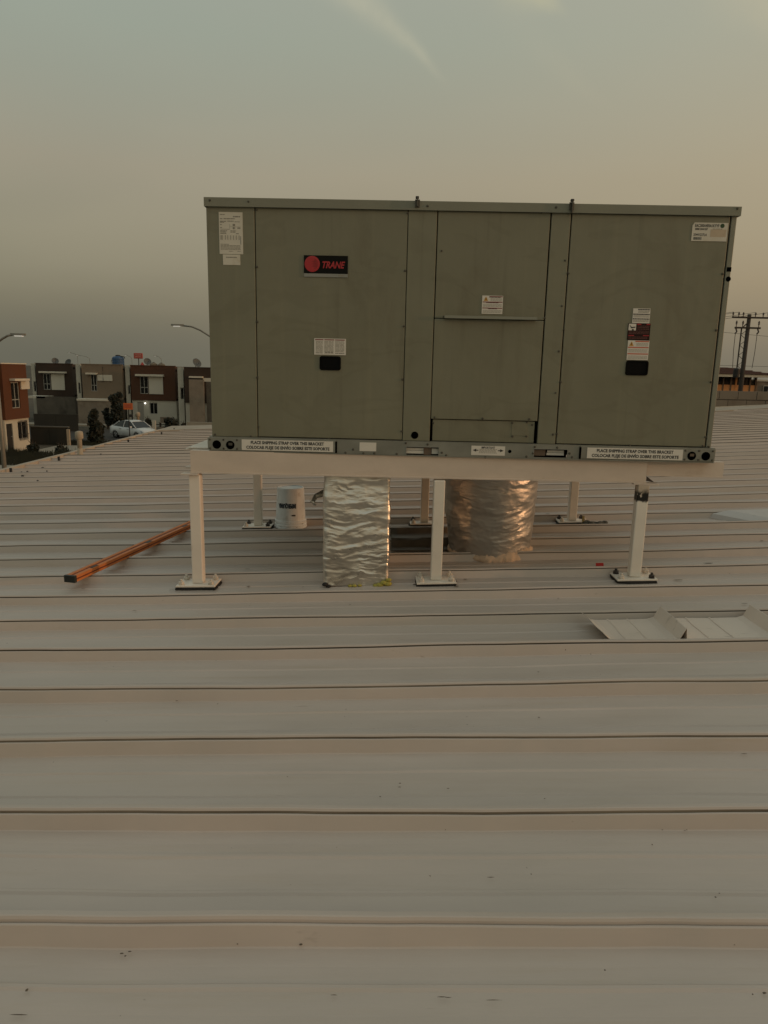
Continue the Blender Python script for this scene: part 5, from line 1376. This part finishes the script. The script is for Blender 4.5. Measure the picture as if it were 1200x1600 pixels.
# ------------------------------------------------------------------ bucket, level bar, scraps
bz = zr(-0.6, 4.4)
bk = thing('upturned_bucket', 'dirty white plastic bucket standing upside down beside the left rear leg', 'bucket', (-0.605, 4.44, bz + 0.0015))
BH = 0.262
MB().lathe([(0.100, 0.0), (0.104, 0.004), (0.104, 0.012), (0.099, 0.016), (0.103, 0.020), (0.103, 0.028), (0.0985, 0.032), (0.102, 0.037), (0.1015, 0.050), (0.0965, 0.054), (0.0955, 0.060), (0.086, BH - 0.008), (0.083, BH - 0.001), (0.078, BH), (0.074, BH - 0.006), (0.02, BH - 0.007)], n=40).build('bucket_shell', M_bucket, bk, smooth=False)
me = text_mesh('lettering', 'IMPERQUIMIA', mat('bucket_print', (0.02, 0.035, 0.055), 0.5), bk, 0.038, 0.120, fat=0.0024, origin=(0, 0, 0), rot=(0, 0, 0))
for v in me.data.vertices:       # wrapped round the shell, upside down like the bucket
    x, y = v.co.x, v.co.y
    a_ = R_(-98) - (x - 0.059) / 0.0915; z = 0.165 - y
    r_ = 0.0966 - (z - 0.06) * (0.0105 / 0.20) + 0.0014
    v.co = (r_ * math.cos(a_), r_ * math.sin(a_), z)
mb = MB()
for k in range(3):
    a_ = R_(-75) + k * 0.07; mb.box(0.0955 * math.cos(a_) - 0.006, 0.0955 * math.cos(a_) + 0.005, 0.0955 * math.sin(a_) - 0.001, 0.0955 * math.sin(a_) + 0.002, 0.088, 0.096)
mb.build('paint_spot', M_ink, bk)
MB().path([(0.1 * math.cos(R_(a_)), 0.1 * math.sin(R_(a_)) * 1.0, 0.045 - 0.04 * math.sin(R_((a_ + 180) * 1.0)) ** 2) for a_ in range(-180, 1, 15)], 0.0016, 5).build('wire_handle', M_zinc, bk)

p0 = roofpt(112, 907, 0.045); p1 = roofpt(303, 820, 0.045)
L_ = (p1 - p0).length
ya_ = math.atan2(p1.y - p0.y, p1.x - p0.x)
br = thing('straightedge', 'long orange aluminium straightedge with a black end cap lying across the roof seams', 'straightedge', (p0.x, p0.y, p0.z), 0)
br.rotation_euler = (0, -math.asin((p1.z - p0.z) / L_), ya_)
prof = [(-0.027, 0), (0.027, 0), (0.027, 0.010), (0.024, 0.0105), (0.024, 0.0165), (0.027, 0.017), (0.027, 0.030), (0.008, 0.030), (0.007, 0.026), (-0.007, 0.026), (-0.008, 0.030), (-0.027, 0.030), (-0.027, 0.017), (-0.024, 0.0165), (-0.024, 0.0105), (-0.027, 0.010)]
MB().rings([[(x, a_, b_ - 0.004) for a_, b_ in prof] for x in (0, L_)]).build('bar', M_oran, br)
MB().box(0.001, L_ - 0.001, -0.0068, 0.0068, 0.0222, 0.0232).build('groove_strip', M_orand, br)
MB().box(0.002, L_ - 0.002, -0.0262, -0.0243, 0.0068, 0.0122).build('groove_strip', M_orand, br)
for x in (-0.016, L_): MB().box(x, x + 0.016, -0.029, 0.029, -0.006, 0.028).build('end_cap', M_blk, br, bevel=0.002)
for x in (0.13, L_ * 0.52, L_ * 0.86):
    MB().box(x, x + 0.05, -0.022, -0.008 if x != L_ * 0.52 else 0.0, 0.0262, 0.0275).build('vial_window', M_blk, br)

p = roofpt(936.5, 885, 0.004)
tag(MB().rings([[(p.x - 0.021, p.y - 0.012, zr(p.x) + z), (p.x + 0.019, p.y - 0.011, zr(p.x) + z), (p.x + 0.021, p.y + 0.006, zr(p.x) + z + 0.017), (p.x - 0.018, p.y + 0.006, zr(p.x) + z + 0.015)] for z in (0.003, 0.0045)]).build('tape_scrap', M_redt), 'small red scrap of tape lying on the roof left of the scorched leg', 'tape scrap')
p = roofpt(929, 820, 0.01)
rg = thing('rag', 'small crumpled grey rag on the roof behind the right rear leg foot', 'rag', (p.x, p.y, zr(p.x, p.y)))
mb = MB()
for k in range(9): lump(mb, (-0.06 + 0.016 * k, random.uniform(-0.02, 0.02), 0.02), 0.022 * random.uniform(0.7, 1.1), 0.7)
mb.build('cloth', M_rag, rg, smooth=True)
mb = MB().box(-0.078, -0.066, 0.0, 0.01, 0.0, 0.065).build('straw_stub', M_straw, rg)

mx0, mx1 = 0.045, 0.395  # added dark sheet, its colour paints the shade between the two ducts
mt = thing('shade_sheet', 'dark sheet standing in for the shade between the two foil ducts', 'shade patch', (mx0, 3.74, 0))
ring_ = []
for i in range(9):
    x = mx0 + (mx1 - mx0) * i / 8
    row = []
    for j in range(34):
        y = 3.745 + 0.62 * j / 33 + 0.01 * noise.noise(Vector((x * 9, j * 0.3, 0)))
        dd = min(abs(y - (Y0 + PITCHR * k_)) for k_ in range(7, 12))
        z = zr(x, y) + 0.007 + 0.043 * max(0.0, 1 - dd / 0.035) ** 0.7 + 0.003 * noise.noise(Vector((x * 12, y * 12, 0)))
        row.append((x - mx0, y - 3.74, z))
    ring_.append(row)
o = MB().rings(ring_, cap=False, closed=False).build('sheet', mat('shade_sheet_brown', (0.12, 0.095, 0.068), 0.55, var=0.3, vscale=12), mt, smooth=True)
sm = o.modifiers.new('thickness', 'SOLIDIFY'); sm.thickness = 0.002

# loose crosswise roof sheet lying in the pan to the right
X0, X1 = 0.775, 2.75
ya_, yb_ = 2.345, 2.585
sh = thing('loose_roof_sheet', 'spare piece of ribbed roof sheet laid crosswise in the pan at the right', 'roof sheet', (X0, ya_, zr(X0, ya_)))
pr = [(0.0, 0.052), (0.012, 0.040), (0.035, 0.024), (0.055, 0.020)]
x = 0.055
base = 0.020
xr = 0.30
k = 0
pr += [(0.098, base), (0.101, base + 0.003), (0.105, base + 0.003), (0.108, base), (0.175, base), (0.178, base + 0.003), (0.182, base + 0.003), (0.185, base)]
while xr < X1 - X0:
    pr += [(xr - 0.045, base + 0.001), (xr - 0.02, base + 0.008), (xr + 0.002, base + 0.050), (xr + 0.005, base + 0.052), (xr + 0.009, base + 0.002)]
    pr += [(xr + 0.10, base), (xr + 0.103, base + 0.003), (xr + 0.107, base + 0.003), (xr + 0.11, base), (xr + 0.19, base), (xr + 0.193, base + 0.003), (xr + 0.197, base + 0.003), (xr + 0.20, base)]
    xr += 0.345
rings_ = []
for i in range(9):
    f = i / 8; y = (yb_ - ya_) * f
    rings_.append([(a_ + 0.02 * (1 - f) * (1 if a_ < 0.06 else 0) + 0.006 * noise.noise(Vector((a_ * 3, f * 2, 0))), y, zr(X0 + a_, ya_ + y) - zr(X0, ya_) + b_ + 0.002 * noise.noise(Vector((a_ * 4, f * 3, 3)))) for a_, b_ in pr])
o = MB().rings(rings_, cap=False, closed=False).build('sheet', M_loose, sh)
sm = o.modifiers.new('thickness', 'SOLIDIFY'); sm.thickness = 0.0012
mb = MB(); lump(mb, (0.325, 0.02, 0.03), 0.012); mb.build('mastic_blob', M_rubber, sh, smooth=True)
# pale skylight sheet further right
Xs = 2.13
st_ = thing('skylight_sheet', 'pale bluish skylight sheet let into the roof near the right edge', 'skylight', (Xs, 4.21, zr(Xs, 4.21)))
ys_ = (0.012, 0.275)
pts = [(0.0, 0.004), (0.02, 0.030), (0.12, 0.050), (3.0, 0.050 + 0.0)]
mb = MB()
rr = []
for a_, b_ in pts:
    z = zr(Xs + a_, 4.3) - zr(Xs, 4.21) + b_
    sk = 0.20 * (1 if a_ < 0.13 else 0)
    rr.append([(a_, ys_[1], z - 0.03), (a_, ys_[1], z), (a_ + sk, ys_[0], z - 0.006), (a_ + sk, ys_[0], z - 0.04)])
mb.rings(rr).build('sheet', M_sky, st_)

# leftover sealant smear at the feet of the round duct
sc.cycles.max_bounces = 8
